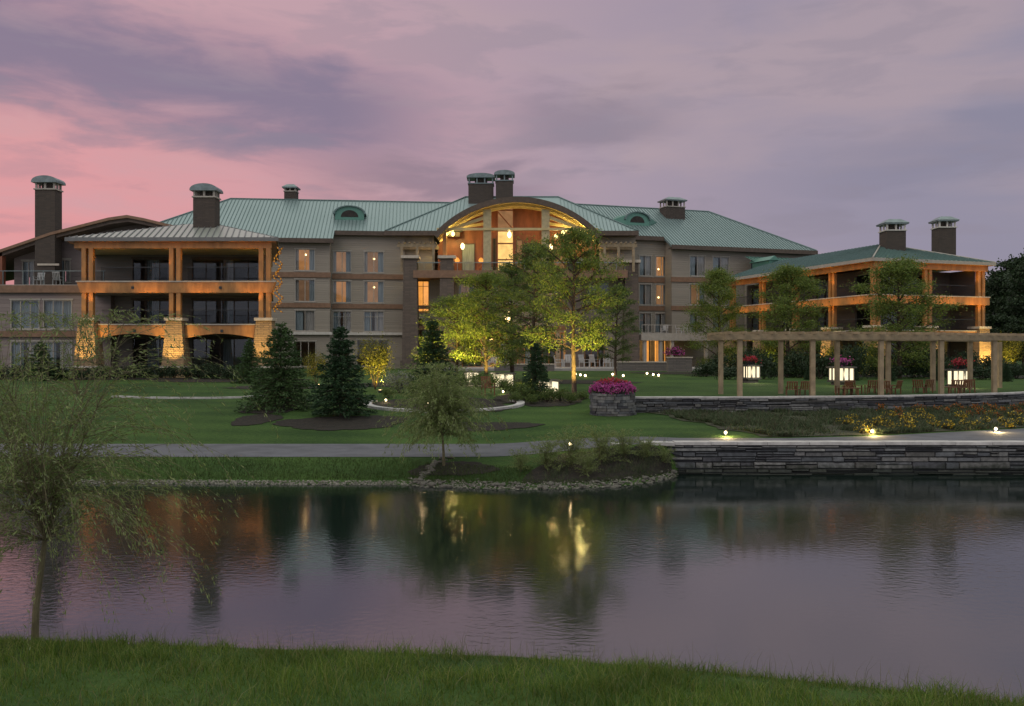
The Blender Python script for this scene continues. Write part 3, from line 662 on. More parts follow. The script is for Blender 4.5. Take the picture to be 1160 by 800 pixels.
# columns
for px in (552, 618): 
    c_ = MB(); x_ = X(px, 94.6); c_.box(x_ - .42, x_ + .42, 94.3, 95.0, 12.6, 19.3 - abs(px - 586) * .006); c_.box(x_ - .55, x_ + .55, 94.2, 95.1, 12.4, 12.9); c_.build('arch_column', 'cream', hotel)
for px in (504, 668): 
    c_ = MB(); x_ = X(px, 94.8); c_.box(x_ - .2, x_ + .2, 94.5, 95.0, 12.6, 16.6); c_.build('arch_column', 'wood', hotel)
# balcony
b = MB(); b.box(-10.4, 12.2, 94.0, 98.0, 11.85, 12.4); b.box(-10.5, 12.3, 93.85, 94.02, 11.75, 12.55); b.build('balcony', 'band', hotel)
b = MB(); b.box(-10.3, 12.1, 94.1, 94.15, 13.35, 13.45)
for i in range(26): b.box(-10.3 + i * .892, -10.25 + i * .892, 94.1, 94.15, 12.55, 13.35)
ra = b.build('railing', 'zinc', hotel); MB().box(-10.2, 12.0, 94.165, 94.175, 12.6, 13.34).build('rail_panel', 'rail_glass', ra)
# balcony pergolas either side of the arch
for s0, s1 in ((-12.3, -8.0), (9.4, 13.4)):
    b = MB(); b.box(s0, s1, 94.4, 94.6, 15.1, 15.45); b.box(s0, s1, 96.8, 97.0, 15.1, 15.45)
    for i in range(8): xx = s0 + .2 + i * (s1 - s0 - .4) / 7; b.box(xx - .06, xx + .06, 94.1, 97.2, 15.46, 15.62)
    for xx in (s0 + .5, (s0 + s1) / 2, s1 - .4): b.box(xx - .13, xx + .13, 94.38, 94.62, 12.45, 15.1)
    b.build('balcony_pergola', 'wood_grey', hotel)
# centre lower wall
cw = MB(); holes = [(X(472.5, 97.3), X(486, 97.3), 8.3, 11.7), (X(519, 97.3), X(537, 97.3), 9.3, 11.4), (X(560, 97.3), X(582, 97.3), 9.3, 11.4), (X(610, 97.3), X(632, 97.3), 9.3, 11.4), (X(665, 97.3), X(690, 97.3), 8.4, 11.6),
         (X(472.5, 97.3), X(486, 97.3), 2.3, 7.6)] + [(-8.2 + i * 2.7, -6.0 + i * 2.7, 2.2, 5.9) for i in range(7)]
wall_holes(cw, -12.3, 13.6, GZ - .3, 11.85, 97.3, holes)
cw.quad((-12.3, 97.3, 11.8), (-8.6, 97.3, 11.8), (-8.6, 97.3, 16.9), (-12.3, 97.3, 16.9)); cw.quad((9.6, 97.3, 11.8), (13.6, 97.3, 11.8), (13.6, 97.3, 16.9), (9.6, 97.3, 16.9))
cw.build('wall', 'siding', hotel)
for i, hh in enumerate(holes):
    kd = 'orange' if i == 0 else ('dim' if i in (1, 2, 3) else ('full' if i == 4 else ('dark' if i in (5, 7, 10, 12) else ('dim' if i in (6, 9) else 'warm'))))
    window(ident, hotel, *hh, 97.3, kd, 1 if i < 6 else 2, rails=i in (0, 5), name='window' if i < 5 else 'glass_door', fr='wood' if i > 5 or i == 0 else 'trim')
b = MB(); b.box(-12.3, 13.6, 97.15, 97.298, 6.3, 6.75); b.box(-12.3, 13.6, 97.15, 97.298, 8.6, 9.0); b.build('floor_band', 'band', hotel)
# stone columns
for px, tp, d in ((465, 288, 94.4), (506.5, 288, 94.4), (650, 291, 94.6), (715, 293, 95.4)):
    x_ = X(px, d); zt_ = Z(tp, d); c_ = MB(); c_.taper(x_, d + .3, GZ - .2, zt_ - .3, 1.75, 1.6, 1.4, 1.4); co = c_.build('stone_column', 'column_stone', hotel)
    MB().box(x_ - .95, x_ + .95, d - .65, d + 1.25, zt_ - .3, zt_).build('column_cap', 'cap_stone', co); MB().box(x_ - 1.02, x_ + 1.02, d - .72, d + 1.3, GZ, GZ + .9).build('column_base', 'column_stone', co)
# ground floor porch at right
b = MB(TR); b.box(2.6, 10.8, -5.2, -.15, 5.15, 5.75); b.box(2.5, 10.9, -5.35, -5.2, 5.1, 5.9); po = b.build('porch_roof', 'trim', hotel)
for uu in (3.0, 4.9, 6.3, 10.5):
    c_ = MB(TR); c_.box(uu - .17, uu + .17, -5.15, -4.8, GZ, 5.15); c_.box(uu - .28, uu + .28, -5.25, -4.7, GZ, GZ + .5); c_.build('porch_post', 'trim', hotel)
b = MB(TR); b.box(2.6, 10.8, -5.15, -5.1, 6.75, 6.82)
for i in range(12): b.box(2.6 + i * .74, 2.65 + i * .74, -5.15, -5.1, 5.9, 6.75)
b.build('railing', 'trim', hotel)
# eyebrow dormers
def dormer(T, uc, v0, w_, wings):
    z0 = zr(v0) - .1; n = 12; poly = [(uc + w_ / 2 * math.cos(a), z0 + .75 + .85 * math.sin(a)) for a in np.linspace(0, math.pi, n)]
    full = [(uc - w_ / 2, z0), (uc + w_ / 2, z0)] + poly
    d_ = MB(T); d_.prism_xz(full, v0, v0 + 3.6); do = d_.build('dormer', 'roof_green', hotel)
    e = MB(T)
    for i in range(n - 1):
        p0, p1 = poly[i], poly[i + 1]; ex = lambda p, k: (uc + (p[0] - uc) * k, z0 + .75 + (p[1] - z0 - .75) * k)
        e.prism_xz([p0, ex(p0, 1.14), ex(p1, 1.14), p1], v0 - .25, v0 + 3.2)
    e.build('dormer_eave', 'seam', do)
    op = [(uc + w_ * .30 * math.cos(a), z0 + .45 + .75 * math.sin(a)) for a in np.linspace(0, math.pi, n)]
    MB(T).prism_xz(op, v0 - .05, v0 + .02).build('louvre', 'dark_interior', do)
    if wings:
        for sg in (-1, 1):
            MB(T).add([(uc + sg * w_ / 2, v0, z0), (uc + sg * w_ / 2, v0, z0 + 1.25), (uc + sg * (w_ / 2 + 1.5), v0 + .9, zr(v0 + .9) + .02), (uc + sg * w_ / 2, v0 + 2.6, z0 + 1.5)], [(0, 1, 2), (1, 3, 2), (0, 2, 3)]).build('dormer_cheek', 'roof_green', do)
dormer(TL, uL(396, 2.1), 2.1, 3.2, False); dormer(TR, uR(722, 2.1), 2.1, 3.0, True)
# chimneys
chimney(ident, hotel, X(330, 103.5), 103.5, 1.35, 1.3, 19, Z(207, 103.5), .4, domed=False)
chimney(ident, hotel, X(545, 104), 104, 2.9, 2.0, 20, Z(196, 104), .7, pale='zinc', posts=4)
chimney(ident, hotel, X(571.5, 103.2), 103.2, 2.0, 1.8, 20, Z(192.5, 103.2), .7, pale='zinc')
chimney(TR, hotel, uR(758, 6), 5.2, 2.5, 1.8, 18, Z(220, 106.5), .75, pale='trim', posts=4, domed=False)
# lamps inside the arch
def glowlamp(name, x_, y, z, r_, power, mat='lamp_warm', col=(1, .66, .24), long=1.6, parent=hotel):
    m_ = MB(); m_.lathe(x_, y, [(r_ * .35, z - r_ * long), (r_, z - r_ * long * .3), (r_ * .9, z + r_ * long * .4), (r_ * .3, z + r_ * long)], 10); o = m_.build(name, mat, parent, True)
    if power: lamp(name + '_light', (x_, y - r_ - .3, z), power, col, .15, parent)
    return o
for px, py, pw in ((524, 277, 90), (577, 264, 140), (624, 278, 90)): glowlamp('pendant_lamp', X(px, 95.8), 95.8, Z(py, 95.8), .21, pw)
for px, py, pw in ((518, 293, 15), (545, 293, 15)): glowlamp('table_lamp', X(px, 95.5), 95.5, Z(py, 95.5), .28, pw, 'lit_orange', (1, .4, .15), 1.0)
for px, py, pw, ln in ((511, 258, 330, 1.0), (657, 259, 330, 1.6)):
    x_ = X(px, 95); MB().box(x_ - ln, x_ + ln, 94.9, 95.05, Z(py, 95) - .1, Z(py, 95) + .12).build('strip_light', 'strip_yellow', hotel); lamp('arch_uplight', (x_, 95.4, Z(py, 95) - .2), pw, (1, .80, .26), .3, hotel)
for px, py in ((513, 263), (638, 262), (630, 266)): glowlamp('sconce', X(px, 96.5), 96.5, Z(py, 96.5), .22, 45, 'strip_yellow', (1, .8, .3), 1.2)
for px, py, mb_ in ((349, 290, TL), (424, 292, TL), (424, 324, TL)):
    u_ = uL(px, .7); p = TL((u_, -1.3 if px < 370 else .3, Z(py, 97.5))); glowlamp('room_lamp', p[0], p[1], p[2], .10, 3, 'lamp_warm', long=1.0)
for px, py in ((746, 303), (746, 335)):
    p = TR((uR(px, .3), .3, Z(py, 101.5))); glowlamp('room_lamp', p[0], p[1], p[2], .10, 3, long=1.0)
glowlamp('pendant_lamp', X(576, 93), 93, Z(357, 93), .45, 120, long=1.2)
for px in (555, 585, 620, 650): lamp('terrace_light', (X(px, 95), 95, 5.3), 70, (1, .6, .2), .2, hotel)
lamp('porch_light', TR((5.5, -2.5, 4.6)), 90, (1, .6, .22), .2, hotel)
lamp('balcony_light', (X(478, 95), 95.5, 14.6), 20, (1, .7, .35), .1, hotel)
# balcony planters, furniture seen under porch handled later

# ------------------------------------------------------------------ left lodge wing with corner pavilion
lodge = thing('lodge_wing', 'left wing with three level timber veranda on tapered stone piers', 'building', (-23.4, 62, GZ))
TSH = lambda p: (p[0] - .262 * (p[1] - 61.5), p[1], p[2])
PX = [(-30.15, -29.05), (-24.05, -22.95), (-17.8, -16.7)]; PC = [-29.6, -23.5, -17.25]
rm, rb = MB(TSH), MB(TSH); ex0, ex1, ey0, ey1 = -31.0, -16.35, 61.2, 75; ez = 11.75; rz = 13.65; rx0, rx1, ry = -23.2, -21.2, 67.8
roof_plane(rm, rb, [(ex0, ey0, ez), (ex1, ey0, ez), (rx1, ry, rz), (rx0, ry, rz)], .45, .06, .07)
roof_plane(rm, rb, [(ex0, ey1, ez), (ex0, ey0, ez), (rx0, ry, rz)], .45); roof_plane(rm, rb, [(ex1, ey0, ez), (ex1, ey1, ez), (rx1, ry, rz)], .45); roof_plane(rm, rb, [(ex1, ey1, ez), (ex0, ey1, ez), (rx0, ry, rz), (rx1, ry, rz)], .45)
ro = build_roof(rm, rb, 'roof', 'roof_grey', 'seam_grey', lodge)
f = MB(TSH); f.box(ex0, ex1, ey0 - .08, ey0 - .002, 11.5, 11.77); f.box(ex1 + .002, ex1 + .08, ey0 - .08, ey1, 11.5, 11.77); f.box(ex0 - .08, ex0 - .002, ey0 - .08, ey1, 11.5, 11.77); f.build('gutter', 'seam_grey', ro)
f = MB(TSH); f.box(ex0 + .5, ex1 - .4, 61.5, 61.85, 11.05, 11.5); f.box(ex1 - .85, ex1 - .45, 61.86, 75, 11.05, 11.5); f.box(ex0 + .5, ex0 + .9, 61.86, 75, 11.05, 11.5); f.build('eave_beam', 'wood', lodge)
MB(TSH).box(ex0 + .05, ex1 - .05, 61.15, 75, 11.503, 11.56).build('soffit', 'wood', lodge)
# big beams
f = MB(); f.prism_xz([(-30.3, 8.68), (-30.05, 7.95), (-16.75, 7.95), (-16.5, 8.68)], 61.45, 61.85); f.build('balcony_beam', 'wood', lodge)
MB().box(-30.36, -16.44, 61.4, 61.9, 8.683, 8.78).build('beam_cap', 'trim', lodge)
f = MB(TSH); f.box(-17.1, -16.7, 61.86, 72, 7.95, 8.68); f.box(-17.1, -16.7, 62.5, 72, 5.05, 5.68); f.build('balcony_beam', 'wood', lodge)
for a, b in ((-28.95, -24.15), (-22.85, -17.95)):
    n = 10; top = [(b, 5.70), (a, 5.70)]; bot = [(a + (b - a) * i / n, 4.78 + .32 * math.sin(math.pi * i / n)) for i in range(n + 1)]
    MB().prism_xz(bot + top, 61.75, 62.1).build('arched_beam', 'wood', lodge); MB().box(a, b, 61.68, 62.17, 5.703, 5.79).build('beam_cap', 'trim', lodge)
for x_ in (-26.4, -20.3, ): 
    for z in (8.3, 5.3): MB().box(x_ - .09, x_ + .09, 61.40 if z > 6 else 61.7, 61.45 if z > 6 else 61.75, z - .09, z + .09).build('beam_plate', 'dark_metal', lodge)
for xc_ in PC:
    for z0, z1 in ((8.78, 11.05), (6.2, 7.95)):
        for dx_ in (-.25, .25): c_ = MB(); c_.box(xc_ + dx_ - .15, xc_ + dx_ + .15, 61.5, 61.84, z0, z1); c_.build('post', 'wood', lodge)
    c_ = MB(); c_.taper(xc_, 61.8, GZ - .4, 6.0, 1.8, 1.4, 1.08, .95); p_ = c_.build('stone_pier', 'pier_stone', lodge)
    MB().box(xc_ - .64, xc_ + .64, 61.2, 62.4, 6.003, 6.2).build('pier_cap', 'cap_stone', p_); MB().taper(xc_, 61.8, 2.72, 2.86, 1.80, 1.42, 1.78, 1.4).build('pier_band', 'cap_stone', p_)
for z in (8.05, 5.15): MB(TSH).box(-30.0, -16.9, 61.87 if z > 6 else 62.12, 66.5, z, z + .25).build('balcony_floor', 'siding', lodge)
MB(TSH).box(-30.3, -16.9, 61.9, 66.5, 11.15, 11.2).build('veranda_ceiling', 'ceiling_wood', lodge)
# walls of the pavilion
for z0, z1, lv in ((8.3, 11.15, 2), (5.4, 8.05, 1), (GZ - .3, 5.15, 0)):
    zz = max(z0, GZ) + .02
    hs = [(-27.3, -24.2, zz, z1 - .3), (-22.8, -17.5, zz, z1 - .3)]
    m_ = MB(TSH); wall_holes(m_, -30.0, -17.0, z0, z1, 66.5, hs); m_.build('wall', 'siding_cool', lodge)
    for i, hh in enumerate(hs):
        wo = window(TSH, lodge, *hh, 66.5, 'dark', 2 if i == 0 else 4, name='glass_door', fr='dark_fascia')
        def cur(a, b, mt):
            vs = []; fs = []; n = 14
            for k in range(n + 1): uu = a + (b - a) * k / n; vs += [(uu, 66.75 + .05 * (k % 2), hh[2]), (uu, 66.75 + .05 * (k % 2), hh[3])]
            for k in range(n): fs.append((2 * k, 2 * k + 2, 2 * k + 3, 2 * k + 1))
            MB(TSH).add(vs, fs).build('curtain', mt, wo)
        if i == 0: cur(-26.2, -25.2, 'curtain_blue')
        else: cur(-20.45, -19.7, 'curtain' if lv == 2 else 'curtain_blue'); 
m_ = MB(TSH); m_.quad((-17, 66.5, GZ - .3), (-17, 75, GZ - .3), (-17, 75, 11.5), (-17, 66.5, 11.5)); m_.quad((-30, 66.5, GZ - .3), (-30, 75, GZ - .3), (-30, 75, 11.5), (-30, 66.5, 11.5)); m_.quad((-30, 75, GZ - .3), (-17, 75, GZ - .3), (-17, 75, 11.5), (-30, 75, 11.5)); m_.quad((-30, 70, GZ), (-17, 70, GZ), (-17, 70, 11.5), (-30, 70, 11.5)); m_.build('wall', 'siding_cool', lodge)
for a, b in ((-28.9, -24.2), (-22.8, -17.9)):
    for z in (8.8, 5.8):
        fr = MB().box(a, b, 62.0 if z > 6 else 62.2, 62.05 if z > 6 else 62.25, z + .95, z + 1.0).build('railing', 'dark_metal', lodge)
        MB().box(a + .02, b - .02, 62.02 if z > 6 else 62.22, 62.035 if z > 6 else 62.235, z, z + .94).build('rail_panel', 'rail_glass', fr)
# lattice with string of orange lights at the right corner
la = MB(); BU = []
for k in range(2):
    n = 13; pts = [(-16.55 + .32 * math.sin(i * 1.9 + k * 1.57), 62.1 + k * .5 + .1 * i % .3, 11.2 - i * (4.6 / n) + .05 * math.cos(i * 3)) for i in range(n + 1)]
    for i in range(n): la.beam(pts[i], pts[i + 1], .05, .07)
    for i in range(n):
        for t in (.25, .75): p = Vector(pts[i]).lerp(Vector(pts[i + 1]), t); BU.append(MB().lathe(p.x, p.y - .06, [(.02, p.z - .045), (.05, p.z), (.02, p.z + .045)], 6))
lo = la.build('trellis', 'wood', lodge); [b_.build('bulb', 'string_orange', lo) for b_ in BU]
chimney(ident, lodge, X(234, 66.5), 66.5, 1.62, 1.15, 12.3, Z(207.5, 66.5), .5)
# far-left block
lw = MB(); hs = []
for z0, z1 in ((5.55, 7.7), (2.5, 4.6)):
    for a, b in ((12, 45), (49, 82), (-60, -30)): hs.append((X(a, 66), X(b, 66), z0, z1))
wall_holes(lw, -62, -30.0, GZ - .3, 8.3, 66, hs); lw.quad((-62, 79, GZ - .3), (-23, 79, GZ - .3), (-23, 79, 8.7), (-62, 79, 8.7)); lw.quad((-62, 66.2, 8.2), (-30, 66.2, 8.2), (-30, 79, 8.2), (-62, 79, 8.2)); lw.quad((-29.99, 66, GZ - .3), (-29.99, 66.6, GZ - .3), (-29.99, 66.6, 8.3), (-29.99, 66, 8.3)); lw.build('wall', 'siding_plum', lodge)
for hh in hs: window(ident, lodge, *hh, 66, 'full' if hh[2] > 5 else 'curtain', 2)
b = MB(); b.box(-62, -30.35, 65.75, 65.99, 8.25, 8.8); b.box(-62, -30.35, 65.8, 65.99, 4.95, 5.4); b.build('floor_band', 'band', lodge)
MB().box(-62, -30.05, 65.8, 71, 8.803, 8.85).build('terrace_floor', 'trim', lodge)
b = MB()
for z in (9.85,): b.box(-62, -30.35, 65.85, 65.9, z, z + .05)
for i in range(22): b.box(-62 + i * 1.5, -61.96 + i * 1.5, 65.85, 65.9, 8.82, 9.85)
ra = b.build('railing', 'zinc', lodge); MB().box(-62, -30.4, 65.87, 65.88, 8.86, 9.84).build('rail_panel', 'rail_glass', ra)
uw = MB(); hs = [(X(25, 70.5), X(39, 70.5), 8.9, 11.1), (X(66, 70.5), X(80, 70.5), 9.4, 11.2)]
wall_holes(uw, X(16, 70.5), -22, 8.8, 11.6, 70.5, hs); gp = [(0, 283), (60, 262.5), (125, 246), (146, 243), (165, 246.5), (200, 255), (260, 270)]
top = [(X(a, 70.5), Z(b, 70.5) - .25) for a, b in gp]
uw.prism_xz([(X(16, 70.5), 11.6), (-22.5, 11.6)] + [p for p in top[::-1] if p[0] > X(16, 70.5) and p[1] > 11.7], 70.5, 70.7); uw.build('wall', 'siding_plum', lodge)
for hh in hs: window(ident, lodge, *hh, 70.5, 'curtain', 1)
rp = [(-60, 7.4 + 1.2), (-50, 10.0)] + [(X(a, 69), Z(b, 69)) for a, b in gp]
g_ = MB(); n = len(rp)
for i in range(n - 1):
    (x0, z0), (x1, z1) = rp[i], rp[i + 1]; g_.prism_xz([(x0, z0 - .45), (x1, z1 - .45), (x1, z1), (x0, z0)], 68.8, 80)
g_.build('gable_roof', 'dark_fascia', lodge)
g_ = MB()
for i in range(n - 1):
    (x0, z0), (x1, z1) = rp[i], rp[i + 1]; g_.prism_xz([(x0, z0 - .18), (x1, z1 - .18), (x1, z1 + .04), (x0, z0 + .04)], 68.6, 68.79)
g_.build('gable_fascia', 'band', lodge)
MB().box(X(0, 69), X(4, 69), 68.8, 69.3, 8.86, 11.6).build('post', 'wood_red', lodge)
chimney(ident, lodge, X(55, 69.2), 69.2, 1.55, 1.1, 8.86, Z(198.5, 69.2), .55, posts=3)
MB().box(X(42.5, 68.6), X(67, 68.6), 68.55, 68.64, 10.55, 10.7).build('chimney_band', 'cap_stone', lodge)
# warm uplights hidden behind the beams / at pier feet
for x_ in (-26.6, -20.4):
    for dz_, y_, pw in ((7.2, 60.6, 14), ):
        pass
for x_, pw in ((-29.2, 60), (-25.2, 95), (-21.6, 95), (-18.0, 80)): lamp('beam_light', (x_, 60.6, 7.2), pw * .9, (1, .46, .06), .05, lodge, 100, (x_, 61.6, 8.5))
for x_, pw in ((-28.6, 70), (-24.2, 60), (-22.4, 60), (-18.2, 90)): lamp('eave_light', (x_, 61.25, 9.6), pw * .55, (1, .46, .06), .05, lodge, 100, (x_, 61.9, 11.3))
for x_, pw in ((-28.4, 60), (-25.0, 40), (-21.8, 25), (-18.9, 25)): lamp('veranda_light', (x_, 60.8, 4.3), pw * .4, (1, .55, .12), .05, lodge, 90, (x_, 61.8, 5.6))
for xc_, pw in zip(PC, (520, 620, 420)): lamp('pier_uplight', (xc_, 59.3, 3.0), pw, (1, .66, .20), .06, lodge, 62, (xc_, 61.4, 4.6))
lamp('post_uplight', (-16.0, 61.0, 6.4), 90, (1, .46, .06), .05, lodge, 70, (-16.7, 62, 9.5))

# ------------------------------------------------------------------ right pavilion
TP = frame(30.75, 75, 18.4)
pav = thing('pavilion_wing', 'right corner wing with green roof and orange lit timber balconies', 'building', (30.75, 75, GZ))
WU, WV = 11.75, 23
rm, rb = MB(TP), MB(TP); o_ = .75; rzz = 13.9; cu = WU / 2
P = lambda u, v, z: (u, v, z)
roof_plane(rm, rb, [P(-o_, -o_, 11.75), P(WU + o_, -o_, 11.75), P(cu, cu, rzz)], .5); roof_plane(rm, rb, [P(-o_, WV, 11.75), P(-o_, -o_, 11.75), P(cu, cu, rzz), P(cu, WV, rzz)], .5)
roof_plane(rm, rb, [P(WU + o_, -o_, 11.75), P(WU + o_, WV, 11.75), P(cu, WV, rzz), P(cu, cu, rzz)], .5)
ro = build_roof(rm, rb, 'roof', 'roof_green', 'seam', pav)
MB(TP).tube([P(-o_, -o_, 11.79), P(cu, cu, rzz + .04)], .07).tube([P(WU + o_, -o_, 11.79), P(cu, cu, rzz + .04)], .07).build('ridge_cap', 'trim', ro)
f = MB(TP); f.box(-o_, WU + o_, -o_ - .08, -o_ - .002, 11.48, 11.77); f.box(-o_ - .08, -o_ - .002, -o_ - .08, WV, 11.48, 11.77); f.build('gutter', 'trim', ro)
f = MB(TP); f.box(-.35, WU + .35, -.35, 0, 11.0, 11.48); f.box(-.35, 0, .003, WV, 11.0, 11.48); f.build('eave_beam', 'wood', pav)
f = MB(TP); f.box(-o_, WU + o_, -o_, WV, 11.483, 11.55); f.build('soffit', 'wood', pav)
f = MB(TP); f.box(-.45, WU + .45, -.4, -.02, 8.0, 8.65); f.box(-.45, -.05, -.017, WV, 8.0, 8.65); f.build('balcony_beam', 'wood', pav)
f = MB(TP); f.box(-.5, WU + .5, -.45, .03, 8.653, 8.75); f.box(-.5, -.02, .033, WV, 8.653, 8.75); f.build('beam_cap', 'trim', pav)
f = MB(TP); f.box(.3, WU - .3, -.25, .1, 5.0, 5.65); f.box(-.25, .1, .8, WV, 5.0, 5.65); f.build('balcony_beam', 'wood', pav)
f = MB(TP); f.box(.3, WU - .3, -.3, .15, 5.653, 5.74); f.box(-.3, .15, .8, WV, 5.653, 5.74); f.build('beam_cap', 'trim', pav)
spots = [(.1, .1), (5.6, .1), (11.5, .1), (.1, 5.6), (.1, 11), (.1, 16.5), (.1, 22)]
for u_, v_ in spots:
    for z0, z1 in ((8.75, 11.0), (6.1, 8.0)):
        for s_ in (-.25, .25):
            c_ = MB(TP); du, dv = (s_, 0) if v_ < 1 else (0, s_); c_.box(u_ + du - .15, u_ + du + .15, v_ + dv - .3, v_ + dv + .0, z0, z1); c_.build('post', 'wood', pav)
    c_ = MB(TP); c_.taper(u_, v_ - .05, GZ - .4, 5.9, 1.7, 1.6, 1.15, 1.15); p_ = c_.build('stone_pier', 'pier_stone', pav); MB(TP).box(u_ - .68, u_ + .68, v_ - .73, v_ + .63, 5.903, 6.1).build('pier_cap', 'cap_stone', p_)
for z in (8.05, 5.1): f = MB(TP); f.box(.12, WU - .1, .12, WV, z, z + .25); f.build('balcony_floor', 'siding', pav)
for z0, z1 in ((8.3, 11.2), (5.35, 8.05), (GZ - .3, 5.1)):
    zz = max(z0, GZ) + .02
    hs = [(3.0, 5.6, zz, z1 - .4), (6.3, 8.4, zz, z1 - .4)]; m_ = MB(TP); wall_holes(m_, 2.6, WU - .3, z0, z1, 3.3, hs); m_.quad((WU - .3, .45, z0), (WU - .3, WV, z0), (WU - .3, WV, z1), (WU - .3, .45, z1))
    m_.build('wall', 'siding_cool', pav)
    for hh in hs: window(TP, pav, *hh, 3.3, 'dark', 2, name='glass_door', fr='dark_fascia')
    # side wall along v: use a rotated frame
    TS = lambda p: TP((2.6 + p[1], WV - p[0], p[2]))
    hs = [(1 + 5.5 * i, 3.4 + 5.5 * i, zz, z1 - .4) for i in range(4)]; m_ = MB(TS); wall_holes(m_, 0, WV - 3.3, z0, z1, 0, hs); m_.build('wall', 'siding_cool', pav)
    for hh in hs[:3]: window(TS, pav, *hh, 0, 'curtain', 1, name='glass_door', fr='dark_fascia')
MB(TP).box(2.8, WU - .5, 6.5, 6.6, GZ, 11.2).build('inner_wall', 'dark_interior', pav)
for z in (8.75, 5.75):
    f = MB(TP); f.box(.4, WU - .2, .2, .25, z + .95, z + 1.0); f.box(.2, .25, .4, WV, z + .95, z + 1.0); ra = f.build('railing', 'dark_metal', pav)
    MB(TP).box(.4, WU - .2, .22, .23, z, z + .94).box(.22, .23, .4, WV, z, z + .94).build('rail_panel', 'rail_glass', ra)
chimney(ident, pav, X(1011, 80.5), 80.5, 1.75, 1.6, 12.5, Z(246.5, 80.5), .6, pale='pale_trim', domed=False); chimney(ident, pav, X(1069, 83.5), 83.5, 1.6, 1.5, 11.8, Z(243.5, 83.5), .6, pale='pale_trim', domed=False)
for u_, pw in ((1.2, 80), (4.2, 90), (7.4, 90), (10.6, 120)): lamp('beam_light', TP((u_, -1.5, 7.2)), pw, (1, .46, .06), .05, pav, 100, TP((u_, -.4, 8.4))); lamp('eave_light', TP((u_, -.8, 9.6)), pw * .6, (1, .46, .06), .05, pav, 100, TP((u_, -.1, 11.3)))
for v_ in (1.5, 5, 8.5, 12, 15.5, 19): lamp('beam_light', TP((-1.5, v_, 7.2)), 75, (1, .46, .06), .05, pav, 100, TP((-.4, v_, 8.4))); lamp('eave_light', TP((-.9, v_, 9.6)), 50, (1, .46, .06), .05, pav, 100, TP((-.1, v_, 11.3)))
for u_, v_, pw in ((11.5, -1.8, 1100), (5.6, -1.8, 400), (.0, -1.9, 300), (-1.8, 5.6, 800), (-1.8, 11, 400), (-1.8, 16.5, 300)): 
    tgt = (u_, 0, 5) if v_ < 0 else (0, v_, 5); lamp('pier_uplight', TP((u_, v_, GZ + .15)), pw, (1, .66, .2), .06, pav, 66, TP(tgt))
# link block between hotel and pavilion, with two round vents, and a low block to the right
f = MB(TR); f.box(17.5, 29, -6.5, -1.7, GZ - .3, 13.2); f.build('link_wall', 'siding', pav)
rm, rb = MB(TR), MB(TR); roof_plane(rm, rb, [(17, -7.1, 13.1), (29.5, -7.1, 13.1), (29.5, -2.5, 14.9), (17, -2.5, 14.9)], .5); rm.box(17, 29.5, -7.2, -7.103, 12.8, 13.12); lk = build_roof(rm, rb, 'link_roof', 'roof_green', 'seam', pav)
for u_ in (17.6, 23.4):
    f = MB(TR); f.box(u_ - .55, u_ + .55, -7.3, -4, 12.9, 14.0); f.prism_xz([(u_ - .7, 14.0), (u_ + .7, 14.0), (u_, 14.5)], -7.5, -3.5); do = f.build('dormer', 'roof_green', pav)
    MB(TR).prism_xz([(u_ + .32 * math.cos(a), 13.45 + .36 * math.sin(a)) for a in np.linspace(0, 6.28, 13)[:-1]], -7.36, -7.303).build('louvre', 'dark_interior', do)
f = MB(TP); f.box(WU - .25, WU + 3.4, 7, 14, GZ - .3, 8.2); f.box(WU - .25, WU + 3.7, 6.8, 14.2, 8.203, 8.7); f.build('side_block', 'siding_cool', pav)
for z0, z1 in ((5.6, 7.6),): window(TP, pav, WU + .6, WU + 2.6, z0, z1, 6.99, 'dark', 1)

# ------------------------------------------------------------------ terrace
tb = MB(); tb.box(-9, 26, 84, 94.2, 1.6, 2.28); t_ = tb.build('terrace', 'paving'); tag(t_, kind='structure')
def low_wall(x0, x1, y0, y1, z1, label):
    r_ = thing('low_wall', label, 'wall', ((x0 + x1) / 2, y0, GZ)); MB().box(x0, x1, y0, y1, 1.7, z1 - .1).build('stone_face', 'patio_stone', r_); MB().box(x0 - .06, x1 + .06, y0 - .06, y1 + .06, z1 - .1, z1).build('coping', 'cap_stone', r_); return r_
low_wall(X(757, 80), X(784, 80), 80, 80.9, 3.4, 'square stone terrace wall pier with flowers at the right end of the terrace')
low_wall(X(700, 83), X(756, 83), 83.2, 83.7, 2.95, 'long low stone terrace wall in front of the lit porch')
low_wall(X(560, 82.6), X(628, 82.6), 82.6, 83.1, 2.75, 'low stone terrace wall behind the uplit trees')

# ------------------------------------------------------------------ vegetation
def quads(pos, size, aspect=1.0, up_bias=0.0, dirs=None, nrm=None):
    """leaf shaped rhombi, N of them"""
    n = len(pos); size = np.broadcast_to(size, (n,)).reshape(-1, 1)
    a = dirs if dirs is not None else rng.normal(size=(n, 3)); a = a / np.linalg.norm(a, axis=1, keepdims=True)
    b = rng.normal(size=(n, 3)); b -= a * (a * b).sum(1, keepdims=True); b /= np.linalg.norm(b, axis=1, keepdims=True)
    v_ = np.stack([pos - a * size / 2, pos + b * size * aspect / 2, pos + a * size / 2, pos - b * size * aspect / 2], 1).reshape(-1, 3)
    return v_, np.arange(4 * n).reshape(n, 4)
def bend(p0, p1, sag, n=5):
    p0, p1 = Vector(p0), Vector(p1); return [p0.lerp(p1, i / n) + Vector((0, 0, sag * math.sin(math.pi * i / n))) for i in range(n + 1)]
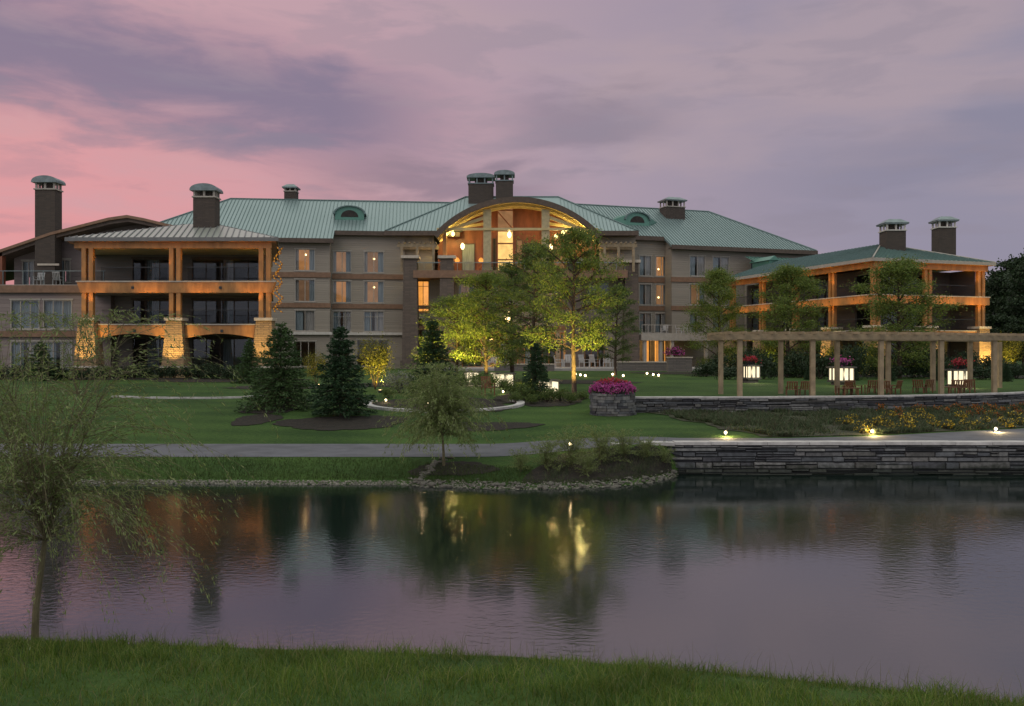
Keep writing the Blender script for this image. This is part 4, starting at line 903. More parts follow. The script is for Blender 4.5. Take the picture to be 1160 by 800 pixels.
def deciduous(name, label, H, W_, trunk_h, nleaf, leaf, lm, bm, seed, group=None, density=1.0, clump=.22, stems=1, ovoid=1.0):
    r_ = random.Random(seed); root = thing(name, label, 'tree', (0, 0, 0), group); tr = MB(); tips = []
    tr_r = .012 * H + .03
    for s_ in range(stems):
        ox = (s_ - (stems - 1) / 2) * .25; lean = r_.uniform(-.03, .03) * H
        tp = [(ox + lean * t * t + .03 * H * .3 * math.sin(4 * t + seed), .02 * math.sin(5 * t) * H * .3, H * .93 * t) for t in np.linspace(0, 1, 9)]
        tr.tube([(tp[0][0], tp[0][1], -.15)] + tp, [tr_r * 1.5] + [tr_r * (1.15 - 1.0 * i / 9) for i in range(9)], 8)
        nb = int(38 / stems)
        for i in range(nb):
            t = trunk_h / H + (.95 - trunk_h / H) * (i + .5) / nb; k = min(int(t / .93 * 8), 7); base_ = Vector(tp[k]).lerp(Vector(tp[k + 1]), min(1, t / .93 * 8 - k))
            rel = (t - trunk_h / H) / (1 - trunk_h / H); rad = W_ * .5 * (math.sin(math.pi * min(1, rel * .82 + .18)) ** .7) * (1.12 - .5 * rel) * r_.uniform(.65, 1.15)
            a = i * 2.4 + r_.uniform(-.4, .4); end = base_ + Vector((math.cos(a) * rad, math.sin(a) * rad, rad * (r_.uniform(.05, .35) + .5 * rel) * ovoid))
            pts = bend(base_, end, rad * r_.uniform(-.05, .12)); tr.tube(pts, [tr_r * .4 * (1 - .8 * j / 5) for j in range(6)], 5)
            for j in range(2, 6): tips.append((pts[j], .55 + .3 * (j / 5)))
            for j in range(5):
                q0 = pts[r_.randint(2, 4)]; a2 = a + r_.uniform(-1.3, 1.3); L = rad * r_.uniform(.25, .5)
                q1 = q0 + Vector((math.cos(a2) * L, math.sin(a2) * L, L * r_.uniform(-.1, .6))); tr.tube([q0, q0.lerp(q1, .5) + Vector((0, 0, .03)), q1], [tr_r * .16, tr_r * .1, .004], 4); tips += [(q1, 1.0), (q0.lerp(q1, .6), .7)]
    c = np.array([tuple(p) for p, _ in tips]); wt = np.array([q_ for _, q_ in tips]); wt = wt / wt.sum()
    pick = rng.choice(len(c), nleaf, p=wt); sig = clump * W_ * .22
    sc_ = rng.uniform(.4, 1.3, len(c))[pick][:, None]
    pos = c[pick] + rng.normal(size=(nleaf, 3)) * np.array([sig, sig, sig * .45]) * sc_ - np.array([0, 0, .25]) * np.abs(rng.normal(size=(nleaf, 1))) * sig
    v_, f_ = quads(pos, rng.uniform(.6, 1.3, nleaf) * leaf, .6)
    tr.build('trunk', bm, root); link_mesh('crown', v_, f_, lm, root)
    return root
def conifer(name, label, H, W_, nq, size, lm, seed, group=None, gap=.5):
    r_ = random.Random(seed); root = thing(name, label, 'tree', (0, 0, 0), group); tr = MB(); tr.tube([(0, 0, -.1), (0, 0, H * .5), (0, 0, H * .97)], [.02 * H, .012 * H, .004], 7)
    P_, D_ = [], []; levels = 26
    for i in range(levels):
        t = (i + r_.uniform(-.3, .3)) / levels; z = H * (.07 + .9 * max(t, 0)); rad = W_ * .5 * (1 - max(t, 0)) ** .85 * r_.uniform(.75, 1.15) + .03 * H
        nb = 9 if i < levels * .7 else 6
        for k in range(nb):
            a = k * 6.283 / nb + i * 1.1 + r_.uniform(-.25, .25); rr = rad * r_.uniform(.7, 1.15); dir_ = Vector((math.cos(a), math.sin(a), -.18 + .5 * t)).normalized()
            tr.tube([(0, 0, z), tuple(Vector((0, 0, z)) + dir_ * rr * .95)], [.006 * H * (1 - t) + .004, .003], 4)
            m_ = max(5, int(nq / levels / nb * rr / (W_ * .32)))
            for q_ in range(m_):
                s_ = r_.random() ** .6; side = r_.uniform(-1, 1) * .22 * rr * (1.1 - s_ * .8); p = Vector((0, 0, z)) + dir_ * rr * s_ + Vector((-math.sin(a), math.cos(a), 0)) * side + Vector((0, 0, r_.gauss(0, .012 * H) - abs(side) * .2))
                P_.append(tuple(p)); D_.append((dir_.x + r_.gauss(0, .5), dir_.y + r_.gauss(0, .5), dir_.z + r_.gauss(-.15, .4)))
    P_ = np.array(P_); v_, f_ = quads(P_, rng.uniform(.6, 1.3, len(P_)) * size, .32, dirs=np.array(D_)); tr.build('trunk', 'bark', root); link_mesh('crown', v_, f_, lm, root); return root
def willow(name, label, H, W_, trunk_h, nstr, leaf, lm, seed, lean=0, drop=1.0, leaves=26, group=None, trad=.03, fork=5):
    """thin whippy shoots that leave the forks steeply, arch over and hang"""
    r_ = random.Random(seed); root = thing(name, label, 'tree', (0, 0, 0), group); tr = MB()
    top = Vector((lean, 0, trunk_h)); tr.tube([(0, 0, -.2), (lean * .2, 0, trunk_h * .35), (lean * .65, .01, trunk_h * .75), tuple(top)], [trad * 1.25, trad, trad * .85, trad * .7], 8)
    P_, D_, mains = [], [], []
    for k in range(fork):
        a = k * 6.283 / fork + r_.uniform(-.5, .5); sp = r_.uniform(.05, .24) * W_; e = top + Vector((math.cos(a) * sp, math.sin(a) * sp, (H - trunk_h) * r_.uniform(.35, .8)))
        pts = bend(top, e, .03); tr.tube(pts, [trad * .42 * (1 - .16 * j) for j in range(6)], 6); mains.append(pts)
    for s_ in range(nstr):
        b0 = r_.choice(mains)[r_.choice((0, 1, 1, 2, 2, 3, 4, 5))]; a = r_.uniform(0, 6.283); el = R(r_.uniform(5, 85)); L = W_ * r_.uniform(.30, .72)
        d_ = Vector((math.cos(a) * math.cos(el), math.sin(a) * math.cos(el), math.sin(el))); p = b0.copy(); pts = [p.copy()]; n = 10
        for i in range(n):
            d_ = (d_ + Vector((r_.gauss(0, .07), r_.gauss(0, .07), r_.gauss(0, .05) - drop * .27 * (i / n + .15)))).normalized(); p = p + d_ * L / n
            if p.z > H: p.z = H - r_.random() * .04 * H
            pts.append(p.copy())
        tr.tube(pts, [trad * .07 * (1 - .09 * i) + .0008 for i in range(n + 1)], 3)
        for q_ in range(leaves):
            t = r_.uniform(.12, 1) * n; i = min(int(t), n - 1); q = pts[i].lerp(pts[i + 1], t - i); v = (pts[i + 1] - pts[i]).normalized()
            P_.append((q.x + r_.gauss(0, leaf * .35), q.y + r_.gauss(0, leaf * .35), q.z + r_.gauss(0, leaf * .3))); D_.append((v.x + r_.gauss(0, .5), v.y + r_.gauss(0, .5), v.z - .25 + r_.gauss(0, .4)))
    P_ = np.array(P_); v_, f_ = quads(P_, rng.uniform(.6, 1.3, len(P_)) * leaf, .2, dirs=np.array(D_)); tr.build('trunk', 'bark_willow', root); link_mesh('crown', v_, f_, lm, root); return root
def shrub(name, label, W_, H, n, leaf, lm, seed, group=None, cat='shrub', flower=None, nf=0, fs=.05):
    r_ = random.Random(seed); root = thing(name, label, cat, (0, 0, 0), group); st = MB()
    for k in range(7):
        a = k * .9; st.tube([(0, 0, -.05), (math.cos(a) * W_ * .15, math.sin(a) * W_ * .15, H * .4), (math.cos(a) * W_ * .33, math.sin(a) * W_ * .33, H * .8)], [.018, .012, .005], 5)
    cl = np.array([(math.cos(a) * W_ * .32 * q_, math.sin(a) * W_ * .32 * q_, H * z) for a, q_, z in [(r_.uniform(0, 6.28), r_.random() ** .5, r_.uniform(.25, .85)) for _ in range(14)]])
    pos = cl[rng.integers(0, 14, n)] + rng.normal(size=(n, 3)) * np.array([W_ * .13, W_ * .13, H * .13]); pos[:, 2] = np.abs(pos[:, 2])
    v_, f_ = quads(pos, rng.uniform(.6, 1.3, n) * leaf, .6); st.build('stem', 'bark', root); link_mesh('foliage', v_, f_, lm, root)
    if flower:
        p2 = pos[rng.integers(0, n, nf)] + rng.normal(size=(nf, 3)) * .02; ctr = np.array([0, 0, H * .4]); d_ = p2 - ctr; p2 = ctr + d_ * 1.12; p2[:, 2] = np.maximum(p2[:, 2], H * .25)
        v_, f_ = quads(p2, rng.uniform(.7, 1.3, nf) * fs, .9); link_mesh('blossom', v_, f_, flower, root)
    return root
def place(root, px, d, rot=0, scale=1.0, label=None, group=None, copy=True, dz_=0):
    x_ = X(px, d); loc = (x_, d, h(x_, d) + dz_)
    if not copy:
        root.location = loc; root.rotation_euler = (0, 0, rot); root.scale = scale if hasattr(scale, '__len__') else (scale,) * 3
        if label: root['label'] = label
        return root
    return dup(root, loc, rot, scale, label, group)

# foreground young willow, at the near bank
t = willow('willow_tree', 'slender young willow with wispy branches on the near grassy bank', 2.72, 2.65, .85, 470, .044, 'leaf_willow', 5, lean=.09, drop=1.2, leaves=50, trad=.027, fork=8)
t.location = (-3.90, 7.2, h(-3.90, 7.2) + .02)
t = willow('willow_tree', 'small weeping willow in a mulch circle between path and pond', 3.05, 3.1, .9, 420, .105, 'leaf_willow', 8, lean=-.05, drop=1.15, leaves=60, trad=.04)
place(t, 503, 26.3, copy=False)
# wispy willow shrubs on the mulch bank
ws = willow('willow_shrub', 'wispy olive green willow shrub on the mulch bank by the pond', 1.2, 1.5, .06, 120, .075, 'leaf_willow', 12, drop=.25, leaves=34, trad=.02, group='wispy shrubs on the mulch bank'); ws['category'] = 'shrub'
place(ws, 648, 25.9, copy=False)
for px, d, s_, r_ in ((618, 25.8, .8, 1.0), (680, 26.2, .95, 2.2), (708, 26.6, .75, 4), (733, 26.7, .6, 5), (590, 25.6, .55, 3), (665, 25.3, .6, .5), (752, 26.9, .45, 1.5)): place(ws, px, d, r_, s_)
# conifers
c1 = conifer('spruce_tree', 'broad mid green spruce standing left of the darker spruce on the lawn', 3.75, 3.5, 16000, .14, 'needle_mid', 21); place(c1, 318, 38, copy=False)
c2 = conifer('spruce_tree', 'dark pointed spruce standing in the mulch bed by the path', 3.8, 2.6, 14000, .14, 'needle_dark', 22); place(c2, 386, 36, copy=False)
place(c2, 490, 47, 1, (1.0, 1.0, .98), 'tall dark spruce behind the small weeping willow')
place(c2, 607, 41, 2, (.62, .62, .72), 'small dark spruce beside the glowing lantern under the uplit trees')
place(c1, 46, 56, 1, (.75, .75, .68), 'small spruce in front of the lower windows at the far left'); place(c1, 283, 52, 2, (.6, .6, .72), 'narrow dark spruce beside the right stone pier of the veranda')
# deciduous
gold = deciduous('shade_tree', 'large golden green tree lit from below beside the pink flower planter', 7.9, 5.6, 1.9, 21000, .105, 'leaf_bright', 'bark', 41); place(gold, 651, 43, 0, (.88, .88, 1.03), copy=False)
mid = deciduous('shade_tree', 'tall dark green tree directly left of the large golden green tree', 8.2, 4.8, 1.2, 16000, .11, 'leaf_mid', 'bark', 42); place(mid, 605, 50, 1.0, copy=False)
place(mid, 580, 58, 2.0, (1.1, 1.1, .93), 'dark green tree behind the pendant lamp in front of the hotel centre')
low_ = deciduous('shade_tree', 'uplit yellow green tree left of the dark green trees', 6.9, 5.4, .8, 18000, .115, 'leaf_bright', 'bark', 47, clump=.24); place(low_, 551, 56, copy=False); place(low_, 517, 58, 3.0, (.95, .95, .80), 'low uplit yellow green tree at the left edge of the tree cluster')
place(mid, 698, 66, .3, (.8, .8, .85), 'pale leaning green tree in front of the hotel right of the golden tree')
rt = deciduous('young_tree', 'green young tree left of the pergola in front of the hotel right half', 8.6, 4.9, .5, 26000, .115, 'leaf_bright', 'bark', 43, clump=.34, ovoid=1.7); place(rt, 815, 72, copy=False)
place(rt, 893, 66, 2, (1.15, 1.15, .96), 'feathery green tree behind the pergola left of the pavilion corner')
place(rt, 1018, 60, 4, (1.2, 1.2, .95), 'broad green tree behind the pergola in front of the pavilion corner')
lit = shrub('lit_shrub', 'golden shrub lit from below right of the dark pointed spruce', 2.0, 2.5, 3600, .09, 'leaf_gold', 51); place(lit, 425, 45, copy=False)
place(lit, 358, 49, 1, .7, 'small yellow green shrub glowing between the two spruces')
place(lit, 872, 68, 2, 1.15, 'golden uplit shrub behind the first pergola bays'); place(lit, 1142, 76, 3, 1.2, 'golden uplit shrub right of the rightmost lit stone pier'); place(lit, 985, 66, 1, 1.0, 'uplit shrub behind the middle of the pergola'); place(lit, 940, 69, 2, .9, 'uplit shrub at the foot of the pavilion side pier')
wh = shrub('pale_shrub', 'whitish flowering shrub right of the golden uplit shrub', 1.6, 1.1, 1600, .08, 'leaf_pale', 52); place(wh, 452, 43.5, copy=False)
# far trees at right
far = deciduous('far_tree', 'tall dark tree at the right edge beyond the pavilion', 12, 8, 2.2, 15000, .34, 'leaf_dark', 'bark', 61, clump=.34); place(far, 1150, 95, copy=False)
for i, (px, d, s_, lb) in enumerate(((1122, 105, (.9, .9, .88), 'dark tree just right of the pavilion roof end'), (1180, 88, (.9, .9, 1.0), 'dark tree cut off by the right picture edge'), (1138, 118, (.8, .8, 1.0), 'dark tree seen between the two nearest far trees'), (1200, 100, (1, 1, 1.1), 'dark tree just outside the right picture edge'), (1132, 86, (.65, .65, .45), 'low dark tree in front of the far trees at right'), (1160, 82, (.6, .6, .42), 'low bushy dark tree at the right edge behind the pergola'))):
    place(far, px, d, i * 1.3, s_, lb)
# rounded shrubs
bs = shrub('round_shrub', 'low rounded dark shrub in the bed before the veranda piers', 1.5, .95, 1500, .1, 'leaf_dark', 71, 'low shrubs below the left wing'); place(bs, 20, 59, copy=False)
k_ = 0
for px in list(range(2, 330, 15)):
    d = 58.2 + 1.6 * math.sin(px * 1.7); place(bs, px, d, px, rnd.uniform(.7, 1.15)); 
bs2 = shrub('round_shrub', 'rounded mid green shrub in the planting around the lanterns', 1.3, .8, 1300, .09, 'leaf_mid', 72, 'rounded shrubs around the lanterns'); place(bs2, 596, 40.5, copy=False)
for px, d, s_ in ((620, 40, .75), (634, 40.3, .7), (646, 39.6, .6), (583, 42, .9), (572, 44, .8), (470, 42, .9), (482, 44, 1.0), (555, 46, .9), (540, 47, .9), (602, 39.2, .55), (660, 40.6, .5), (440, 41.4, .6), (497, 40, .6), (523, 48, .8), (456, 47, .9), (585, 39.6, .6)): place(bs2, px, d, px, s_)
bs3 = shrub('round_shrub', 'dark rounded shrub in the beds behind the pergola', 1.7, 1.0, 1400, .12, 'leaf_dark', 73, 'shrubs behind the pergola'); place(bs3, 868, 64, copy=False)
for i, px in enumerate(range(800, 1165, 13)): place(bs3, px, 63 + 5 * math.sin(i * 2.3), px, (1.2, 1.2, rnd.uniform(.8, 2.3)))
# topiary-like small conifers on the slope and beds
for px, d, s_ in ((968, 56, .26), (1010, 55, .22), (1060, 56, .26), (1140, 55, .32), (915, 57, .22)): place(c2, px, d, px, s_, 'small cone shaped evergreen on the lawn behind the pergola', 'small cone evergreens')

# foreground grass
def blades(n, xs_, ys_, hgt, wid, lean, mat, name, lab_kind='stuff'):
    z = np.array([h(a, b) for a, b in zip(xs_, ys_)]); p = np.stack([xs_, ys_, z - .01], 1); ang = rng.uniform(0, 6.283, n); side = np.stack([np.cos(ang), np.sin(ang), 0 * ang], 1) * wid[:, None]
    l_ = rng.normal(size=(n, 2)) * lean; tip = p + np.stack([l_[:, 0] * hgt, l_[:, 1] * hgt, hgt], 1); midp = p + np.stack([l_[:, 0] * hgt * .3, l_[:, 1] * hgt * .3, hgt * .6], 1)
    v_ = np.stack([p - side, p + side, midp + side * .7, midp - side * .7, tip], 1).reshape(-1, 3); b = np.arange(n)[:, None] * 5
    f_ = np.concatenate([b + np.array([0, 1, 2, 3]), b + np.array([3, 2, 4, 4])], 0)
    # triangle fan: write as two quads is degenerate, so use triangles
    f3 = np.concatenate([b + np.array([0, 1, 2]), b + np.array([0, 2, 3]), b + np.array([3, 2, 4])], 0)
    return tag(link_mesh(name, v_, f3, mat), kind=lab_kind)
n = 110000; xs_ = rng.uniform(-6.3, 5.2, n); t_ = rng.random(n) ** .8; ys_ = 2.9 + (np.array([float(crest(a)) for a in xs_]) + .75 - 2.9) * t_
patchy = .72 + .35 * np.sin(xs_ * 2.1 + ys_ * 1.3) * np.sin(xs_ * .9 - ys_ * 2.3) + .3 * np.sin(xs_ * 5.7 + 1.7 * ys_) * np.sin(ys_ * 6.1 - xs_)
blades(n, xs_, ys_, rng.uniform(.04, .14, n) * patchy * (.75 + .5 * np.sin(xs_ * 7.3 + 2 * np.sin(xs_ * 2.9 + ys_ * 3)) ** 2), rng.uniform(.0015, .0034, n), .55, 'grass_blade', 'grass')
n = 700; xs_ = rng.uniform(-6, 4.5, n); ys_ = np.array([float(crest(a)) for a in xs_]) - rng.random(n) * .5 + .2
blades(n, xs_, ys_, rng.uniform(.10, .24, n), rng.uniform(.001, .0018, n), .25, 'grass_dry', 'tall_grass')
# grass fringe on the far shore
n = 26000; xs_ = np.concatenate([rng.uniform(-22, -2.6, 17000), rng.uniform(-2.6, 5, 9000)]); yy = np.array([float(ys(a)) for a in xs_]); ys_ = yy + .2 + rng.random(n) ** 1.3 * 1.6
keep = ~((xs_ > .6) & (ys_ > yy + .4)); xs_, ys_ = xs_[keep], ys_[keep]; n = len(xs_)
blades(n, xs_, ys_, rng.uniform(.04, .12, n), rng.uniform(.004, .009, n), .35, 'shore_blade', 'shore_grass')
# planting bed ground cover
n = 46000; cl = rng.random((420, 2)); cl[:, 0] **= 1.25; pk = rng.integers(0, 420, n); st_ = cl[pk] + rng.normal(size=(n, 2)) * np.array([.008, .03]); st_ = np.clip(st_, 0.01, .98)
xy = np.array([slope(a, b) for a, b in st_]); blades(n, xy[:, 0], xy[:, 1], rng.uniform(.08, .26, n), rng.uniform(.01, .022, n), .6, 'tuft', 'ground_cover')
n = 2600; cc_ = np.stack([rng.uniform(.9, 4.7, 40), rng.random(40)], 1); pk = rng.integers(0, 40, n); xs_ = np.clip(cc_[pk, 0] + rng.normal(size=n) * .13, .3, 5); yy = np.array([float(ys(a)) for a in xs_]); ys_ = yy + .5 + np.clip(cc_[pk, 1] * 1.6 + rng.normal(size=n) * .12, -.3, 1.9); blades(n, xs_, ys_, rng.uniform(.06, .28, n), rng.uniform(.003, .006, n), .6, 'tuft', 'ground_cover')
# flowers on the slope
fy = shrub('flower_clump', 'small yellow flower clump on the slope above the lower wall', .5, .28, 150, .07, 'tuft', 81, 'yellow flower clumps on the slope', 'flowers', 'petal_yellow', 70, .06)
fo = shrub('flower_clump', 'small orange red flower clump on the slope below the pergola', .5, .28, 150, .07, 'tuft', 82, 'orange flower clumps on the slope', 'flowers', 'petal_orange', 70, .06)
first = {'y': True, 'o': True}
FY = [(958, 478), (965, 472), (973, 481), (977, 487), (990, 479), (999, 474), (1003, 480), (1008, 470), (1029, 479), (1027, 484), (1031, 474), (1047, 471), (1058, 480), (1052, 473), (1071, 482), (1089, 472), (1093, 479), (1117, 475), (1122, 468), (1137, 476), (1149, 470), (1155, 478), (985, 484), (1013, 483), (1104, 480), (1145, 481), (1040, 467)]
FO = [(1000, 463), (1019, 465), (1039, 461), (1060, 464), (1075, 466), (1092, 463), (1106, 463), (1112, 467), (1126, 463), (1138, 466), (1149, 462), (1158, 459), (1099, 468), (1083, 461), (1130, 470), (1020, 471), (1156, 467), (1045, 458), (1118, 458)]
def ground_hit(px, py, d0=28.5, d1=60):
    for d in np.arange(d0, d1, .1):
        x_ = X(px, d)
        if EYE + (398 - py) / 1000 * d <= h(x_, d) + .08: return d
    return d1
for lst, src, key in ((FY, fy, 'y'), (FO, fo, 'o')):
    for px, py in lst:
        d = ground_hit(px, py); d = min(d, float(yw(X(px, d))) - .5); place(src, px, d, px, rnd.uniform(.75, 1.2), copy=not first[key]); first[key] = False

# rocks at shore
def rock_mesh(seed):
    r_ = random.Random(seed); bpy_v = []; m_ = MB(); rings = []
    prof = [(.25, -.32), (.47, -.15), (.5, .05), (.36, .22), (.14, .30)]
    vs = []; n = 9
    for rr, z in prof:
        for k in range(n): a = k * 6.283 / n; q_ = rr * r_.uniform(.8, 1.15); vs.append((q_ * math.cos(a), q_ * .75 * math.sin(a), z * r_.uniform(.85, 1.1)))
    fs = [(i * n + k, i * n + (k + 1) % n, (i + 1) * n + (k + 1) % n, (i + 1) * n + k) for i in range(4) for k in range(n)] + [tuple(4 * n + k for k in range(n)), tuple(range(n - 1, -1, -1))]
    return vs, fs
rocks = [link_mesh('shore_rock', *rock_mesh(i), 'rock') for i in range(4)]
for o in rocks: tag(o, 'rough grey shore rock at the water edge of the mulch bank', 'rock', 'rocks along the pond edge')
def put_rock(i, x_, y, s_):
    o = rocks[i % 4]
    if i >= 4: o = o.copy(); COL.objects.link(o)
    o.location = (x_, y, max(h(x_, y), -.02) + s_ * .08); o.scale = (s_, s_ * rnd.uniform(.7, 1.1), s_ * rnd.uniform(.5, .8)); o.rotation_euler = (rnd.uniform(-.2, .2), rnd.uniform(-.2, .2), rnd.uniform(0, 6.28))
i = 0
for k in range(150):
    x_ = -2.9 + 7.9 * k / 150 + rnd.uniform(-.05, .05); put_rock(i, x_, float(ys(x_)) + rnd.gauss(.08, .16), .07 + .22 * rnd.random() ** 2.2); i += 1
for k in range(42):   # stone edging climbing to the path
    t = k / 41; x_ = -2.75 + .95 * t ** 2 + .15 * math.sin(5 * t) + rnd.uniform(-.13, .13); y = 24.95 + 2.1 * t; put_rock(i, x_, y, .09 + .2 * rnd.random() ** 1.6); i += 1
for k in range(70):
    x_ = rnd.uniform(-20, -3); put_rock(i, x_, float(ys(x_)) + rnd.uniform(-.05, .1), rnd.uniform(.04, .11)); i += 1
# gravel strip on the waterline
n = 5000; xs_ = rng.uniform(-24, 5.2, n); yy = np.array([float(ys(a)) for a in xs_]) + rng.uniform(-.08, .2, n) * np.where(xs_ > -3, 1.6, .8); z = np.array([h(a, b) for a, b in zip(xs_, yy)])
s_ = rng.uniform(.015, .045, n)[:, None]; c_ = np.stack([xs_, yy, z + .01], 1); off = np.array([[1, 0, 0], [0, 1, 0], [-1, 0, 0], [0, -1, 0], [0, 0, .7]]); v_ = (c_[:, None, :] + off[None] * s_[:, None, :]).reshape(-1, 3); b = np.arange(n)[:, None] * 5
f3 = np.concatenate([b + np.array(q_) for q_ in ([0, 1, 4], [1, 2, 4], [2, 3, 4], [3, 0, 4])], 0); tag(link_mesh('shore_gravel', v_, f3, 'rock'), kind='stuff')

# ------------------------------------------------------------------ garden kerbs
def kerb(name, label, pts, w_=.22, hh=.1):
    root = MB(); P_ = [Vector((a, b, 0)) for a, b in pts]
    for i in range(len(P_) - 1):
        a, b = P_[i], P_[i + 1]; d_ = (b - a).normalized(); n_ = Vector((-d_.y, d_.x, 0)) * w_ / 2; za, zb_ = h(a.x, a.y), h(b.x, b.y)
        q_ = [a - n_, b - n_, b + n_, a + n_]; zz = [za, zb_, zb_, za]
        root.add([(p.x, p.y, z - .1) for p, z in zip(q_, zz)] + [(p.x, p.y, z + hh) for p, z in zip(q_, zz)], [(0, 3, 2, 1), (4, 5, 6, 7), (0, 1, 5, 4), (1, 2, 6, 5), (2, 3, 7, 6), (3, 0, 4, 7)])
    return tag(root.build(name, 'kerb'), label, 'kerb')
kerb('garden_kerb', 'pale stone kerb curving around the oval bed behind the small willow', [(-3.0 + 3.4 * math.cos(a), 39.2 + 2.4 * math.sin(a)) for a in np.linspace(math.pi * .9, math.pi * 2.15, 40)], .34)
kerb('garden_kerb', 'thin pale kerb line crossing the lawn below the left wing', [(X(px, d), d) for px, d in ((128, 41.8), (160, 41.4), (200, 41.2), (240, 41.2), (275, 41.5), (302, 42.2))], .18, .08)

# ------------------------------------------------------------------ pergola
FP = [(6.4, 37.3), (9.65, 37.4), (12.87, 37.8), (16.05, 38.4), (19.2, 39.5), (22.4, 41.0), (25.5, 42.9), (28.3, 45.2)]
BP = [(6.6, 39.9), (9.46, 40.0), (12.3, 40.4), (15.1, 41.0), (17.9, 42.0), (20.6, 43.2), (23.3, 44.9), (25.9, 46.9)]
perg = thing('pergola', 'long curved timber pergola on two rows of square posts along the wall', 'pergola', (16, 40, 1.88))
bz0, bz1 = 4.33, 4.56
for L in (FP, BP):
    for k, (x_, y_) in enumerate(L[1:]):
        zb = h(x_, y_) - .1; c_ = MB(); c_.box(x_ - .095, x_ + .095, y_ - .095, y_ + .095, zb, bz0); c_.build('post', 'wood_grey', perg)
def lerp_line(L, t):
    i = min(int(t), len(L) - 2); f_ = t - i; return L[i][0] + (L[i + 1][0] - L[i][0]) * f_, L[i][1] + (L[i + 1][1] - L[i][1]) * f_
for L in (FP, BP):
    for off in (-.17, .17):
        b = MB(); pts = [lerp_line(L, .8 + .24 * i) for i in range(26)]
        for i in range(25): b.beam((pts[i][0], pts[i][1] + off, (bz0 + bz1) / 2), (pts[i + 1][0], pts[i + 1][1] + off, (bz0 + bz1) / 2), .07, bz1 - bz0)
        b.build('beam', 'wood_grey', perg)
t = .84
while t < 6.7:
    b = MB()
    f_, k_ = Vector((*lerp_line(FP, t), 0)), Vector((*lerp_line(BP, t), 0)); d_ = (k_ - f_).normalized(); p0, p1 = f_ - d_ * .55, k_ + d_ * .5
    b.beam((p0.x, p0.y, 4.61), (p1.x, p1.y, 4.61), .07, .11); t += .19
    b.build('rafter', 'wood_grey', perg)

# ------------------------------------------------------------------ stone flower planter
pl = thing('stone_planter', 'round dry stone planter overflowing with pink and red flowers', 'planter', (X(694, 36.2), 36.2, h(X(694, 36.2), 36.2)))
px_, py_ = X(694, 36.2), 36.2; st = MB(); r_ = random.Random(5); z = h(px_, py_) - .15
while z < 2.02:
    hh = r_.uniform(.07, .15); a = r_.random()
    while a < 6.28 + .2:
        da = r_.uniform(.2, .5); rr = .93 + r_.uniform(-.02, .05) - .03 * (z - 1.2)
        p = [(px_ + q_ * math.cos(t), py_ + q_ * math.sin(t)) for q_, t in ((rr - .25, a), (rr, a), (rr, a + da - .02), (rr - .25, a + da - .02))]
        st.add([(u, v, z) for u, v in p] + [(u, v, z + hh - .012) for u, v in p], [(0, 3, 2, 1), (4, 5, 6, 7), (0, 1, 5, 4), (1, 2, 6, 5), (2, 3, 7, 6), (3, 0, 4, 7)]); a += da
    z += hh
st.build('stone_face', 'wall_stone', pl); MB().lathe(px_, py_, [(.78, 1.0), (.78, 2.0)], 20).build('soil', 'mulch', pl)
n = 2200; th = rng.uniform(0, 6.283, n); rr = np.sqrt(rng.random(n)) * .93; pos = np.stack([px_ + rr * np.cos(th), py_ + rr * np.sin(th), 2.0 + .62 * np.sqrt(np.maximum(0, 1 - (rr / 1.0) ** 2)) * rng.uniform(.6, 1.05, n)], 1)
org = np.array(pl.location)
v_, f_ = quads(pos - org, .09, .6); link_mesh('foliage', v_, f_, 'leaf_dark', pl)
m_ = pos[:, 2] < 2.50; pk = pos[m_] + rng.normal(size=(m_.sum(), 3)) * .03; pk = np.concatenate([pk, pk + rng.normal(size=pk.shape) * .04]); v_, f_ = quads(pk - org + np.array([0, 0, .03]), .075, .9); link_mesh('pink_blossom', v_, f_, 'petal_pink', pl)
m_ = pos[:, 2] >= 2.46; pk = pos[m_] + rng.normal(size=(m_.sum(), 3)) * .04 + np.array([0, 0, .06]); v_, f_ = quads(pk - org, .07, .9); link_mesh('red_blossom', v_, f_, 'petal_red', pl)

